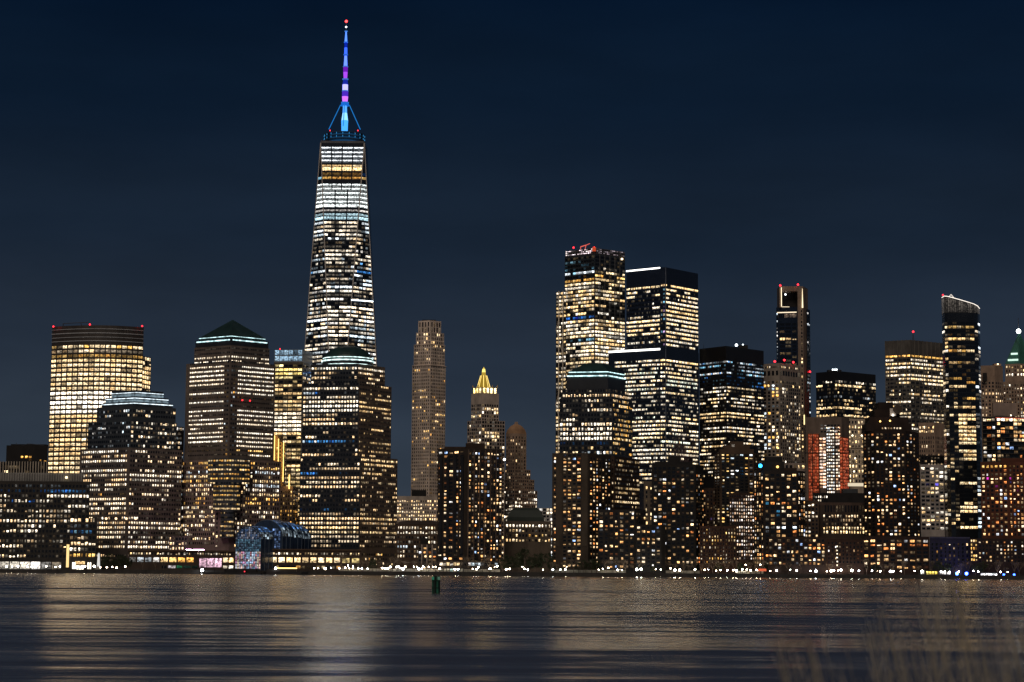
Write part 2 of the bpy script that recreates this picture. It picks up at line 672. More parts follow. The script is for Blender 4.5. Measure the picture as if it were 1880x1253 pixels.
b.strip(t2, 735.5, 4.0, strip_light((.45, .62, .72), .34), 'roof_glow_panel', .3)
b.strip(t3, 725.5, 4.5, strip_light((.45, .62, .72), .34), 'roof_glow_panel', .3)
b.win(tt, style(.13, None, WARM + COOL, (.3, 1.2), .5), 8.4, 5.2, y0=750, faces=[0], ww=.7, wh=.5)
b.win(tt, style(.45, None, WARM + WHITE, (.2, 1.2), .5), 8.4, 5.2, y0=750, faces=[1], ww=.7, wh=.5)
b.win(tm, style(.10, None, COOL, (.2, 1.0), .4), 8.4, 5.2, faces=[0], ww=.7, wh=.5, y0=772, y1=824)
b.win(tm, style(.5, None, WARM + WHITE, (.2, 1.4), .5), 8.4, 5.2, faces=[1], ww=.7, wh=.5, y0=772, y1=824)
ov = {3: dict(p=.02), 8: dict(p=.25), 9: dict(p=.3, pal=AMBER, s=(.2, .8))}
b.win(tb, style(.9, .82, WARM + WHITE, (.8, 1.7), .6, poff=.25, dim=.2, over=ov), 8.75, 5.4, y0=824, y1=1014, faces=[0], ww=.58, wh=.52, u=(.03, .97))
b.win(tb, style(.9, .75, WARM + WHITE, (.6, 1.9), .6, poff=.25, dim=.25, over={3: dict(p=.15)}), 8.75, 5.4, y0=824, y1=1014, faces=[1], ww=.58, wh=.52)
b.win(tb, style(.3, None, WARM, (.2, .9), .5), 8.75, 5.4, y0=1016, y1=1034, ww=.5, wh=.45)
tw = b.tier(GLASS_BLACK, 783, [(320, 0), (338, 10)], Y=1680, dep=25)
b.win(tw, style(.4, None, WARM + COOL, (.2, 1.2), .5), 8.6, 5.2, y1=985, ww=.7, wh=.5)
tl = b.tier(GRANITE, 985, [(310, 2), (345, 6)], Y=1640, dep=20)
b.win(tl, style(.6, None, WARM, (.4, 1.4), .4), 8.75, 5.4, ww=.58, wh=.5)
for px_ in (195, 213, 232, 249):
    b.lamp(px_, 952.5, 1636, 1.0, (1, .62, .35), 2.6, 'floodlight')

# ================================================================== pyramid-roofed granite tower
b = B('granite_tower', 'granite tower with dark pyramid roof over white light strips', 'office tower', 423, 1660)
tb = b.tier(GRANITE_PINK, 843, [(333, 32), (423, -2), (516, 34)])
t2 = b.tier(GRANITE, 663, [(342, 31), (423, 2), (506, 33)], ybot=843)
t1 = b.tier(GRANITE, 634, [(357, 30), (424, 6), (495, 32)], ybot=663)
tc = b.tier(GRANITE_DARK, 621, [(359, 30), (424.5, 7), (493, 32)], ybot=634)
te = b.tier(COPPER, 616, [(366, 30), (424.6, 9), (487, 32)], ybot=621)
apex = at(427.7, 587.5, 1690)
cx = sum(p[0] for p in te.poly) / 4
cy = sum(p[1] for p in te.poly) / 4
b.part('pyramid_roof', MB().prism(te.poly, te.z1 + .02, apex.z, scaled(te.poly, .012)), COPPER)
b.strip(te, 617.4, .8, CYAN_L, 'light_strip')
b.strip(tc, 624.0, 1.8, CYAN_L, 'light_strip', ins=1.5)
b.win(t1, style(.85, .75, WHITE, (.9, 1.7), .5, poff=.1, over={0: dict(p=.05), 1: dict(p=.0)}), 8.0, 4.6, y0=635, y1=664, ww=.62, wh=.42)
ov = {0: dict(p=.0), 1: dict(p=.9), 8: dict(p=.2, pal=AMBER), 9: dict(p=.12), 10: dict(p=.15), 17: dict(p=.75), 20: dict(p=.35, pal=AMBER), 21: dict(p=.1)}
for i_ in (0, 1):
    b.win(t2, style(.95, .93, WHITE, (.95, 1.9), .85, poff=.1, dim=.12, over=ov), 8.15, 4.35, y0=660, y1=842, faces=[i_], ww=.64, wh=.36, u=(.08, .88) if i_ == 0 else (.16, .97))
    b.win(t2, style(.14, None, AMBER + COOL, (.2, .9), .4), 8.15, 4.35, y0=660, y1=842, faces=[i_], ww=.64, wh=.44, u=(.885, .99) if i_ == 0 else (.01, .155))
ov = {0: dict(p=.4, pal=AMBER), 1: dict(p=.5, pal=AMBER + CREAM), 2: dict(p=.8, pal=COOL), 4: dict(p=.75, pal=AMBER), 5: dict(p=.35), 6: dict(p=.8, pal=WARM), 8: dict(p=.6, pal=AMBER), 9: dict(p=.5, pal=AMBER)}
b.win(tb, style(.5, None, CREAM + WHITE, (.5, 1.3), .5, over=ov), 8.2, 5.1, y0=845, y1=1006, faces=[0], ww=.5, wh=.55, u=(.02, .72))
ov = dict(ov)
ov.update({4: dict(p=.8, pal=CREAM), 5: dict(p=.7, pal=COOL), 6: dict(p=.9, pal=WHITE), 7: dict(p=.75, pal=CREAM), 8: dict(p=.8, pal=AMBER)})
b.win(tb, style(.45, None, CREAM + WHITE, (.5, 1.4), .5, over=ov), 8.2, 5.1, y0=845, y1=1006, faces=[1], ww=.5, wh=.55, u=(.30, .98))
b.win(tb, style(.4, None, CREAM + WHITE, (.5, 1.3), .4), 8.2, 5.1, y0=940, y1=1006, faces=[0], ww=.5, wh=.55, u=(.73, .80), cols=1)
b.win(tb, style(.4, None, CREAM + WHITE, (.5, 1.3), .4), 8.2, 5.1, y0=891, y1=1006, faces=[1], ww=.5, wh=.55, u=(.21, .30), cols=2)
b.win(tb, style(.4, None, CREAM + WHITE, (.5, 1.3), .4), 8.2, 5.1, y0=940, y1=1006, faces=[1], ww=.5, wh=.55, u=(.09, .20), cols=2)
# rounded glass bays stepping down the middle of the base
for (xa, xb, ya, yb) in ((382, 459, 842, 889), (392, 441, 889, 938), (405, 430, 938, 988)):
    n = 8
    pts = [(xa + (xb - xa) * i / n, -7.0 + 8.0 * (2 * i / n - 1) ** 2 * ((xb - xa) / 77)) for i in range(n + 1)]
    tz = b.tier(GLASS_GREY, ya, pts, ybot=yb, dep=22, name='glass_bay')
    b.win(tz, style(.85, .9, AMBER + CREAM, (.2, .9), .7, poff=.3), 8.2, 5, y0=ya, y1=yb, cols=2, ww=.8, wh=.42, margin=.05)
b.lamp(445, 735, 1660, .9, s=5)
b.lamp(459, 736, 1668, .9, s=5)

# ================================================================== glass tower with glowing blue crown
b = B('glass_tower', 'slim glass tower with glowing blue white crown behind the domed tower', 'office tower', 530, 1900)
t = b.tier(wall((.10, .085, .06), .4), 665, [(503, 4), (556, 0), (575, 30)])
tcr = b.tier(wall((.22, .27, .32), .3), 642, [(504, 5), (556, 1), (574, 30)], ybot=665)
b.win(tcr, style(1, None, [(.42, .62, .78), (.36, .56, .74)], (.5, .95), .3, dim=.1), 11, 8.6, ww=.93, wh=.9, mull=4, faces=[0])
ov = {}
for r_ in range(0, 4):
    ov[r_] = dict(p=.9, pal=[(1, .72, .22), (1, .78, .34)], s=(.8, 1.5))
for r_ in range(12, 17):
    ov[r_] = dict(p=.95, pal=WHITE, s=(1.2, 2.0))
b.win(t, style(.85, .85, CREAM + [(1, .7, .3)], (.5, 1.3), .6, poff=.3, over=ov), 7.4, 8.6, y0=668, y1=1000, faces=[0], ww=.94, wh=.62, mull=2)
b.win(t, style(.5, None, COOL + CREAM, (.3, 1.0), .4), 7.4, 8.6, y0=668, y1=1000, faces=[1], ww=.9, wh=.6)
b.lamp(514, 641, 1908, .8)

# ================================================================== gold-floodlit stone tower
b = B('stone_tower', 'narrow brown stone tower washed in gold floodlight', 'tower', 522, 1830)
ta = b.tier(GOLD_LIT_STONE, 800, [(500, 0), (511, 0), (520, 10)], ybot=820)
t = b.tier(GOLD_LIT_STONE, 812, [(496, 1), (518, 0), (525, 14)], ybot=893)
t2 = b.tier(STONE_BROWN, 893, [(496, 0), (538, 1), (548, 20)])
b.win(t, style(.25, None, AMBER, (.4, 1.0), .3), 7, 4.6, ww=.45, wh=.6)
b.win(t2, style(.3, None, AMBER, (.4, 1.0), .3), 7, 4.6, ww=.45, wh=.6, y0=900)
for px_, ya, yb in ((503.5, 800, 845), (510.5, 806, 860), (519.5, 812, 885)):
    p = at(px_, yb, 1828)
    b.part('gold_glow_bar', MB().prism([(p.x - .25, 1827.3), (p.x + .25, 1827.3), (p.x + .25, 1828.4), (p.x - .25, 1828.4)], p.z, at(px_, ya, 1828).z, bottom=True), GOLD_L)  # glowing bar in place of gold floodlight on the wall
p = at(531, 898, 1829)
b.part('gold_glow_bar', MB().prism([(p.x - .4, 1827.3), (p.x + .4, 1827.3), (p.x + .4, 1829), (p.x - .4, 1829)], p.z, at(531, 872, 1829).z, bottom=True), GOLD_L)  # another glowing bar standing for the floodlit stone

# ================================================================== the tallest tower: tapered glass with a lit spire
b = B('spire_tower', 'tallest tapered glass skyscraper topped by blue and violet lit spire', 'skyscraper', 630, 1960)
Y0 = 1960.0
c = at(632.3, 257, Y0)
zr, zb = at(632.3, 263, Y0 - 21.2).z, 59.0
X0 = c.x
hs, hb = 21.2, 44.3                       # half of the top square's side, half of the base square's diagonal
top = [(X0 - hs, Y0 - hs), (X0 + hs, Y0 - hs), (X0 + hs, Y0 + hs), (X0 - hs, Y0 + hs)]
bas = [(X0 - hb, Y0), (X0, Y0 - hb), (X0 + hb, Y0), (X0, Y0 + hb)]
mb = MB()
T_ = [Vector((x, y, zr)) for x, y in top]
Bs = [Vector((x, y, zb)) for x, y in bas]
mb.v = T_ + Bs
mb.f = [(0, 5, 1), (1, 6, 2), (2, 7, 3), (3, 4, 0), (0, 4, 5), (1, 5, 6), (2, 6, 7), (3, 7, 4), (0, 1, 2, 3)]
b.part('wall', mb, wall((.020, .024, .032), .14, .2, spec=.7))
b.part('podium', MB().prism(bas, GZ, zb - .02), GLASS_GREY)
# bright metal edges between the facets
edge = wall((.55, .50, .46), .35, .2, spec=.6)
for i, j in ((0, 1), (1, 1), (0, 0), (1, 2)):
    b.part('edge_trim', MB().tube(T_[i], Bs[j], .55, n=6), edge)
LV = [  # row in the picture, glass height in rows, lit share, palette, brightness
    (271, 2.4, 1, [(.9, .96, 1)], (1.2, 1.5)), (279.5, 2.4, 1, [(.92, .97, 1)], (1.2, 1.5)), (287, 2.4, 1, [(.92, .97, 1)], (1.2, 1.5)), (294.7, 2.4, 1, [(.92, .97, 1)], (1.2, 1.5)),
    (274.9, 4.8, 1, [(.8, .9, 1)], (.07, .09)), (283, 4.2, 1, [(.8, .9, 1)], (.07, .09)), (290.6, 4.4, 1, [(.8, .9, 1)], (.07, .09)), (298, 3.6, 1, [(.8, .9, 1)], (.05, .07)),
    (304.5, 3.5, .9, AMBER + CREAM, (.3, .8)), (310.5, 6, 1, CREAM, (.9, 1.7)), (320, 5.5, .8, AMBER + BLUE, (.04, .2)), (327, 4, .9, AMBER + TEAL, (.2, .6)),
    (343.2, 4.6, 1, [(.9, .98, .96)], (.12, .17)), (339.5, 2.6, 1, [(.9, .98, .96)], (1.2, 1.6)), (350.7, 4.6, 1, [(.9, .98, .96)], (.12, .17)), (347.0, 2.6, 1, [(.9, .98, .96)], (1.2, 1.6)), (358.7, 4.6, 1, [(.9, .98, .96)], (.12, .17)), (355.0, 2.6, 1, [(.9, .98, .96)], (1.1, 1.5)), (366.7, 4.6, 1, [(.9, .98, .96)], (.12, .17)), (363.0, 2.6, 1, [(.9, .98, .96)], (1.2, 1.6)), (374.7, 4.6, 1, [(.9, .98, .96)], (.12, .17)), (371.0, 2.6, 1, [(.9, .98, .96)], (1.1, 1.6)), (378.5, 5, 1, [(.9, .98, .96)], (1.3, 1.9)),
    (387.5, 3.2, .75, COOL, (.3, .8)), (395, 4.4, 1, [(.5, .72, .8)], (.4, .6)), (401.5, 5, 1, [(.55, .82, .92)], (.6, 1.1))]
y_ = 410.0
rr = random.Random(3)
while y_ < 930:
    up = y_ < 520
    lit = rr.random() < (.72 if up else .68 if y_ < 590 else .88)
    LV.append((y_, 3.7, (.62 if lit else .10) if up else (.80 if lit else .12), WARM[:1] + WHITE * 2 + COOL + ([(.05, .25, .7), (.1, .3, .6)] if rr.random() < .09 else []), (.4, 1.4) if up else (.45, 1.9)))
    y_ += 7.45


def lerp(a, q, s):
    return a + (q - a) * s


for y_, hgt, p_, pal, s_ in LV:
    zt, zq = at(632, y_ - hgt / 2, Y0 - 24).z, at(632, y_ + hgt / 2, Y0 - 24).z

    def cut(i, j, z):
        return lerp(T_[i], Bs[j], (zr - z) / (zr - zb))
    for (l0, l1), (r0, r1), bays in (((0, 0), (0, 1), 3), ((0, 1), (1, 1), 4), ((1, 1), (1, 2), 3)):
        A0, A1 = cut(l0, l1, zq), cut(r0, r1, zq)
        C0, C1 = cut(l0, l1, zt), cut(r0, r1, zt)
        wide = (A1 - A0).length
        if wide < 5:
            continue
        # corner facets widen downwards, the middle facet narrows: bays of about 10 m
        n = max(1, round(wide / 10.5))
        nrm = (A1 - A0).cross(C0 - A0).normalized() * .22
        sub = 3 if len(pal) > 1 and y_ > 405 else 1
        rc = rr.choice(pal)
        rs = rr.uniform(*s_)
        for k in range(n):
            on = rr.random() < p_
            for q in range(sub):
                if rr.random() < .45:
                    on = rr.random() < p_
                cc = rc if rr.random() < .7 else rr.choice(pal)
                bb = rs * rr.uniform(.7, 1.15) if on else (rr.uniform(.02, .12) if rr.random() < .6 else 0)
                if on and rr.random() < .2 and y_ > 405:
                    bb *= rr.uniform(.2, .5)
                e0, e1 = (k + q / sub) / n, (k + (q + 1) / sub) / n
                g0 = (.55 if q == 0 else .1) / wide
                g1 = (.55 if q == sub - 1 else .1) / wide
                s0, s1 = e0 + g0, e1 - g1
                b.pane((lerp(A0, A1, s0) + nrm, lerp(A0, A1, s1) + nrm, lerp(C0, C1, s1) + nrm, lerp(C0, C1, s0) + nrm), (cc[0] * bb, cc[1] * bb, cc[2] * bb), 4 if sub == 1 else 2)
# construction lights strung across the right facet
zz = at(670, 553, Y0 - 25).z
q0, q1 = lerp(T_[1], Bs[1], (zr - zz) / (zr - zb)), lerp(T_[1], Bs[2], (zr - zz) / (zr - zb))
q0.y -= 1
q1.y -= 1
b.part('light_strip', MB().tube(q0, q1 + Vector((0, 0, 1.2)), .55), COOLW_L)
# crown: parapet, ring platform, mast
b.part('parapet', MB().prism(scaled(top, 1.0), zr + .02, zr + 2.2), wall((.10, .10, .11), .4))
zc0 = zr + 2.2
rim = wall((.03, .06, .10), .3)
for k in range(3):
    z_ = at(632, 254 - k * 5.8, Y0 - 20).z
    mbr = MB()
    o_, i_ = ring(X0, Y0, 20.5, 40), ring(X0, Y0, 18.8, 40)
    mbr.prism(o_, z_, z_ + .8, bottom=True)
    b.part('ring_platform', mbr, rim)
    if k < 2:
        mb = MB()
        for q in range(20):
            a_ = 2 * math.pi * q / 20
            pp = Vector((X0 + 20 * math.cos(a_), Y0 + 20 * math.sin(a_), z_ + 1.5))
            mb.tube(pp, pp + Vector((0, 0, 1.9)), .22, n=4)
        b.part('rail', mb, emit((.05, .34, .75), .9))  # rails glow blue in place of the lamps that light them
b.part('ring_support', MB().prism(ring(X0, Y0, 15.0, 24), zc0, at(632, 241, Y0 - 20).z), emit((.012, .075, .19), .55))  # blue lamplight on the core put in as its own glow


def zat(y):
    return at(632.3, y, Y0).z


SP = [  # lower row, upper row, lower radius, upper radius, colour, strength
    (242, 222, 3.6, 4.0, (.06, .36, 1), 1.5), (222, 208, 3.9, 2.6, (.22, .55, 1), 1.8), (208, 195, 2.6, 2.3, (.08, .34, 1), 1.5),
    (195, 189, 4.8, 4.4, (.01, .16, .75), .9), (188, 178, 2.9, 3.6, (.55, .14, 1), 1.5), (178, 168, 3.6, 3.6, (.10, .03, .7), .8), (167.5, 156, 3.2, 3.2, (.36, .34, 1), 2.0),
    (156, 147, 3.4, 2.4, (.02, .04, .6), .6), (147, 133, 2.0, 2.5, (.42, .07, .9), 1.1), (133, 123, 2.6, 2.8, (.20, .015, .6), .8), (122, 103, 2.2, 1.5, (.10, .20, 1), 2.0),
    (102, 100, 2.6, 2.6, (.01, .07, .8), .9), (100, 88, 1.9, 1.7, (.04, .13, 1), 1.5), (88, 79, 1.7, 1.7, (.005, .03, .6), .7), (79, 77, 2.3, 2.3, (.02, .12, 1), 1.2), (77, 58, 1.6, .7, (.08, .22, 1), 1.9)]
for y0_, y1_, r0_, r1_, c_, s_ in SP:
    b.part('spire_segment', MB().tube(Vector((X0, Y0, zat(y0_))), Vector((X0, Y0, zat(y1_))), r0_ * .84, r1_ * .84, 10), emit(c_, s_))
for y_, r_ in ((189, 3.9), (167.8, 3.2), (146, 3.0), (123, 2.6), (101, 2.2), (78, 2.0), (58, 1.6)):
    b.part('spire_collar', MB().prism(ring(X0, Y0, r_, 16), zat(y_) - .4, zat(y_) + .5, bottom=True), emit((.06, .25, .8), .7))
b.part('spire_tip', MB().tube(Vector((X0, Y0, zat(58))), Vector((X0, Y0, zat(38.5))), .45, .12, 6), wall((.1, .12, .16), .4))
b.part('beacon', MB().ball(Vector((X0, Y0, zat(39.5))), 1.3), emit((1, .04, .04), 7))
b.part('beacon', MB().ball(Vector((X0, Y0, zat(50))), .9), emit((.85, .9, 1), 4))
for a_ in range(8):
    an = (a_ - 1) * math.pi / 4
    p0 = Vector((X0 + 15.5 * math.cos(an), Y0 + 15.5 * math.sin(an), zat(238)))
    p1 = Vector((X0 + 4.3 * math.cos(an), Y0 + 4.3 * math.sin(an), zat(193)))
    if a_ % 2:
        b.part('guy_strut', MB().tube(p0, p1, .42, n=5), emit((.02, .26, .8), .75))
for px_ in (606, 657):
    b.lamp(px_, 240, Y0 - 18, .8)

# ================================================================== domed granite tower
b = B('granite_tower', 'tall granite tower with dark dome and two white light rings', 'office tower', 655, 1640)
tb = b.tier(GRANITE_DARK, 838, [(551, 12), (662, 0), (730, 42)])
t2 = b.tier(GRANITE_DARK, 703, [(556, 13), (659.5, 2), (719, 40)], ybot=838)
t1 = b.tier(GRANITE_DARK, 668, [(571, 14), (657, 6), (707, 36)], ybot=703)
# right hand faces: light from the right put into a paler stone colour
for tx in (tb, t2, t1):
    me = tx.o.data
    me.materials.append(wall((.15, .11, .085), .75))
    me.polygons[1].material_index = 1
cen = at(639.5, 660, 1668)
zd = at(640, 671, 1640).z
zt_ = at(645, 632, 1650).z
rd = 20.6
b.part('drum', MB().prism(ring(cen.x, 1664, rd + .5, 40), t1.z1 + .02, at(640, 661.5, 1645).z), GRANITE_DARK)
z0_ = at(640, 661.4, 1645).z
hh = zt_ - z0_
mb = MB()
prev = None
for k in range(9):
    a_, a2_ = math.pi / 2 * k / 9, math.pi / 2 * (k + 1) / 9
    mb.prism(ring(cen.x, 1664, rd * math.cos(a_), 40), z0_ + hh * math.sin(a_), z0_ + hh * math.sin(a2_), ring(cen.x, 1664, max(.05, rd * math.cos(a2_)), 40), cap=False)
b.part('dome', mb, COPPER)
for y_, rr_, h_ in ((655.5, rd * .985, .28), (660.8, rd + .9, .48)):
    z_ = at(640, y_, 1645).z
    b.part('light_strip', MB().prism(ring(cen.x, 1664, rr_ + .3, 48), z_ - h_, z_ + h_, bottom=True), strip_light((.72, .95, .92), 1.9))
ov = {0: dict(p=.97, pal=CREAM + WHITE, s=(.9, 1.5)), 1: dict(p=.75, s=(.5, 1.4)), 2: dict(p=.3), 3: dict(p=.45, s=(.8, 1.8))}
b.win(t1, style(.6, .7, WARM, (.6, 1.6), .8, over=ov), 8.6, 5.5, y0=672, y1=704, ww=.72, wh=.55, faces=[0])
b.win(t1, style(.6, .7, WARM, (.6, 1.6), .8, over=ov), 8.6, 5.0, y0=672, y1=704, ww=.66, wh=.45, faces=[1])
ov = {0: dict(p=.12), 1: dict(p=.75, s=(.9, 1.7)), 2: dict(p=.2, pal=BLUE + COOL, s=(.1, .5)), 3: dict(p=.4, s=(.7, 1.3)), 4: dict(p=.85, s=(1, 1.9)), 5: dict(p=.95, pal=WHITE, s=(1.2, 2)), 6: dict(p=.95, s=(1.1, 2)),
      7: dict(p=.5, s=(.4, 1)), 8: dict(p=.7, s=(.7, 1.5)), 9: dict(p=.8, s=(.9, 1.9)), 10: dict(p=.4), 11: dict(p=.15), 12: dict(p=.3), 13: dict(p=.75, pal=BLUE + COOL, s=(.4, 1.2)), 14: dict(p=.06), 15: dict(p=.45), 16: dict(p=.5)}
b.win(t2, style(.5, .6, WHITE + WARM, (.6, 1.7), .8, over=ov), 8.15, 5.6, y0=701, y1=840, faces=[0], ww=.68, wh=.56, mull=2)
ov = {0: dict(p=.05), 1: dict(p=.25), 4: dict(p=.5), 5: dict(p=.95, pal=CREAM, s=(1.2, 2)), 6: dict(p=.85), 13: dict(p=.6), 15: dict(p=.7)}
b.win(t2, style(.35, .55, CREAM, (.5, 1.5), .6, poff=.12, over=ov), 8.15, 4.7, y0=702, y1=840, faces=[1], ww=.56, wh=.45)
ov = {0: dict(p=.35), 1: dict(p=.25), 2: dict(p=.7), 3: dict(p=.2, pal=BLUE), 4: dict(p=.8), 5: dict(p=.9), 6: dict(p=.5), 7: dict(p=.15), 8: dict(p=.6), 9: dict(p=.4, pal=WARM + BLUE), 10: dict(p=.3, s=(.1, .6)), 11: dict(p=.2, pal=BLUE, s=(.1, .5)), 12: dict(p=.25, s=(.1, .6)),
      13: dict(p=.97, pal=WARM, s=(1.2, 1.8)), 14: dict(p=.97, pal=WARM, s=(1.1, 1.8)), 15: dict(p=.97, pal=CREAM, s=(1.1, 1.7)), 16: dict(p=.97, pal=CREAM, s=(1.1, 1.7)), 17: dict(p=.9, s=(.8, 1.3)), 18: dict(p=.7), 19: dict(p=.4, s=(.1, .6))}
b.win(tb, style(.6, .7, WARM, (.6, 1.7), .7, over=ov), 8.3, 5.65, y0=840, y1=1012, faces=[0], ww=.62, wh=.55, mull=2)
ov = {0: dict(p=.95, pal=CREAM, s=(1.0, 1.7)), 1: dict(p=.95, pal=CREAM, s=(1.0, 1.6)), 13: dict(p=.95, pal=CREAM, s=(1, 1.6)), 14: dict(p=.85), 16: dict(p=.9, pal=CREAM)}
b.win(tb, style(.45, .55, CREAM + WARM, (.5, 1.3), .6, poff=.2, over=ov), 8.3, 4.9, y0=840, y1=1012, faces=[1], ww=.5, wh=.5)
b.win(tb, style(.25, None, CREAM + AMBER, (.3, 1.2), .5), 8.3, 5.2, y0=1014, y1=1040, faces=[1], ww=.5, wh=.45)
tp = b.tier(BRICK_BROWN, 985, [(536, 0), (560, 1)], Y=1632, dep=14)
b.win(tp, style(.7, None, CREAM, (.6, 1.2), .3), 8.2, 5.6, ww=.6, wh=.5)

# ================================================================== waterfront pavilions either side of the winter garden
b = B('waterfront_pavilion', 'long low brown pavilion with bright shop windows left of the glass vault', 'pavilion', 335, 1580)
t = b.tier(wall((.06, .04, .03), .8), 1011, [(236, 0), (432, 0)], dep=30)
b.win(t, style(.75, None, CREAM + WHITE, (.2, 1.4), .2, dim=.4), 6, 4.9, y0=1013.5, y1=1020, ww=.55, wh=.6, margin=1)
b.win(t, style(1, None, COOL, (.25, .6), .4), 11, 14.6, y0=1022, y1=1034, ww=.84, wh=.85, mull=5, u=(.0, .295))
b.win(t, style(1, None, AMBER + CREAM, (.9, 1.4), .4, dim=.1), 11, 14.6, y0=1022, y1=1034, ww=.86, wh=.85, mull=5, u=(.295, .62))
b.win(t, style(1, None, [(1, .6, .75), (1, .8, .8), (.9, .7, 1)], (.6, 1.3), .2, dim=.1), 20, 14.2, y0=1022.5, y1=1044, ww=.99, wh=.92, mull=7, u=(.665, .88))
b.win(t, style(1, None, CREAM, (1.1, 1.6), .2, dim=.1), 11, 10.6, y0=1022, y1=1034, ww=.84, wh=.85, mull=4, u=(.885, .995))
b.win(t, style(.6, None, [(.03, .25, .10), (.8, .7, .7), (.05, .2, .12)], (.1, .6), .5), 7, 14.6, y0=1037, y1=1044, ww=.84, wh=.7, mull=4, u=(.3, .66))
b.win(t, style(.9, None, WHITE, (.3, .9), .2), 7, 10.6, y0=1037, y1=1044, ww=.84, wh=.8, mull=4, u=(.885, .995))
b.part('cornice', MB().prism([(t.vis[0][0] - .5, 1579), (t.vis[1][0] + .5, 1579), (t.vis[1][0] + .5, 1580), (t.vis[0][0] - .5, 1580)], t.z1 - .6, t.z1 + .5, bottom=True), BRICK_BROWN)
x0_, x1_ = at(344, 1008, 1618).x, at(376, 1008, 1618).x
b.part('pink_floodlight', MB().prism([(x0_, 1612), (x1_, 1612), (x1_, 1613), (x0_, 1613)], t.z1 + .6, t.z1 + 1.3, bottom=True), emit((1, .5, .85), 45))
b = B('waterfront_pavilion', 'long low brown pavilion with bright shop windows right of the glass vault', 'pavilion', 580, 1580)
t = b.tier(wall((.06, .04, .03), .8), 1009, [(478.5, 0), (664, 0)], dep=30)
b.win(t, style(.7, None, CREAM + WHITE, (.2, 1.2), .2, dim=.4), 6, 4.8, y0=1013.5, y1=1020, ww=.55, wh=.6, margin=1)
b.win(t, style(1, None, CREAM, (1.0, 1.6), .3, dim=.12), 11, 14.4, y0=1022.5, y1=1035, ww=.80, wh=.92, mull=5, u=(.01, .80))
b.win(t, style(1, None, [(1, .75, .3)], (.5, .9), .3), 11, 14.4, y0=1023, y1=1036, ww=.80, wh=.9, mull=5, u=(.80, .995))
b.win(t, style(.25, None, CREAM + AMBER, (.2, .8), .3), 7, 9, y0=1037.5, y1=1043, ww=.7, wh=.7, mull=3)
b.part('cornice', MB().prism([(t.vis[0][0] - .5, 1579), (t.vis[1][0] + .5, 1579), (t.vis[1][0] + .5, 1580), (t.vis[0][0] - .5, 1580)], t.z1 - .6, t.z1 + .5, bottom=True), BRICK_BROWN)

# ================================================================== winter garden: stepped glass barrel vault
b = B('winter_garden', 'blue lit stepped glass barrel vault between the two brown pavilions', 'glass hall', 470, 1572)
ax = Vector((.62, .785, 0))                 # the vault runs back and to the right
sd = Vector((.97, -.05, 0)).normalized()    # across the front
GLV = wall((.02, .035, .07), .08, .3, .5, spec=.9)
fr = Vector((at(455, 1040, 1570).x, 1570, 0))


def vault(cen, r, zs, length, first):
    pts = [cen + sd * (-r) + Vector((0, 0, 0))]
    prof = [(-r, GZ)] + [(r * math.cos(math.pi - math.pi * k / 16), zs + r * math.sin(math.pi * k / 16)) for k in range(17)] + [(r, GZ)]
    P0 = [cen + sd * u + Vector((0, 0, z)) for u, z in prof]
    P1 = [p + ax * length for p in P0]
    mb = MB()
    i = 0
    mb.v = P0 + P1
    n = len(P0)
    mb.f = [(k, k + n, k + n + 1, k + 1) for k in range(n - 1)]
    mb.f.append(tuple(range(n)))
    b.part('glass_vault', mb, GLV)
    mr = MB()
    for q in range(int(length / 4.4) + 1):
        o = ax * (q * 4.4) + Vector((0, -.15, .15))
        for k in range(n - 1):
            mr.tube(P0[k] + o, P0[k + 1] + o, .16, n=4, cap=False)
    for k in range(1, n - 1, 2):
        mr.tube(P0[k] + Vector((0, -.1, .2)), P1[k] + Vector((0, -.1, .2)), .12, n=4, cap=False)
    b.part('frame', mr, wall((.12, .16, .22), .35, spec=.5))
    rg = b.rng
    # panes of the curved roof that catch and pass the light inside
    for q in range(int(length / 2.2)):
        for k in range(1, n - 2):
            lo = min(P0[k].z, P0[k + 1].z)
            if rg.random() < .72:
                hfrac = (lo - zs) / r
                base = (.022, .055, .13) if hfrac > .45 else (.07, .09, .105)
                s = rg.uniform(.3, 1.4) if rg.random() < .86 else rg.uniform(2.5, 6)
                cc = [v * s for v in base]
                a0, a1 = P0[k] + ax * (q * 2.2 + .25), P0[k + 1] + ax * (q * 2.2 + .25)
                e = ax * 1.75
                nn = (e).cross(a1 - a0).normalized() * -.1
                if nn.z < 0 or (abs(nn.z) < 1e-3):
                    nn = -nn
                b.pane((a0 + nn, a0 + e + nn, a1 + e + nn, a1 + nn), cc, 2)
    if not first:
        for ku in range(16):
            for kz in range(14):
                u0, u1 = -r + 2 * r * ku / 16 + .1, -r + 2 * r * (ku + 1) / 16 - .1
                z0, z1 = GZ + 6 + kz * 1.9, GZ + 7.75 + kz * 1.9
                if max(abs(u0), abs(u1)) > r - .3 or z1 > zs + math.sqrt(r * r - max(abs(u0), abs(u1)) ** 2) - .3 or rg.random() < .35:
                    continue
                s = rg.uniform(.15, 1.0) if rg.random() < .9 else rg.uniform(2, 4)
                A, C = cen + sd * u0 + Vector((0, -.2, 0)), cen + sd * u1 + Vector((0, -.2, 0))
                b.pane((A + Vector((0, 0, z0)), C + Vector((0, 0, z0)), C + Vector((0, 0, z1)), A + Vector((0, 0, z1))), [v * s for v in (.06, .10, .2)], 1)
    return P0


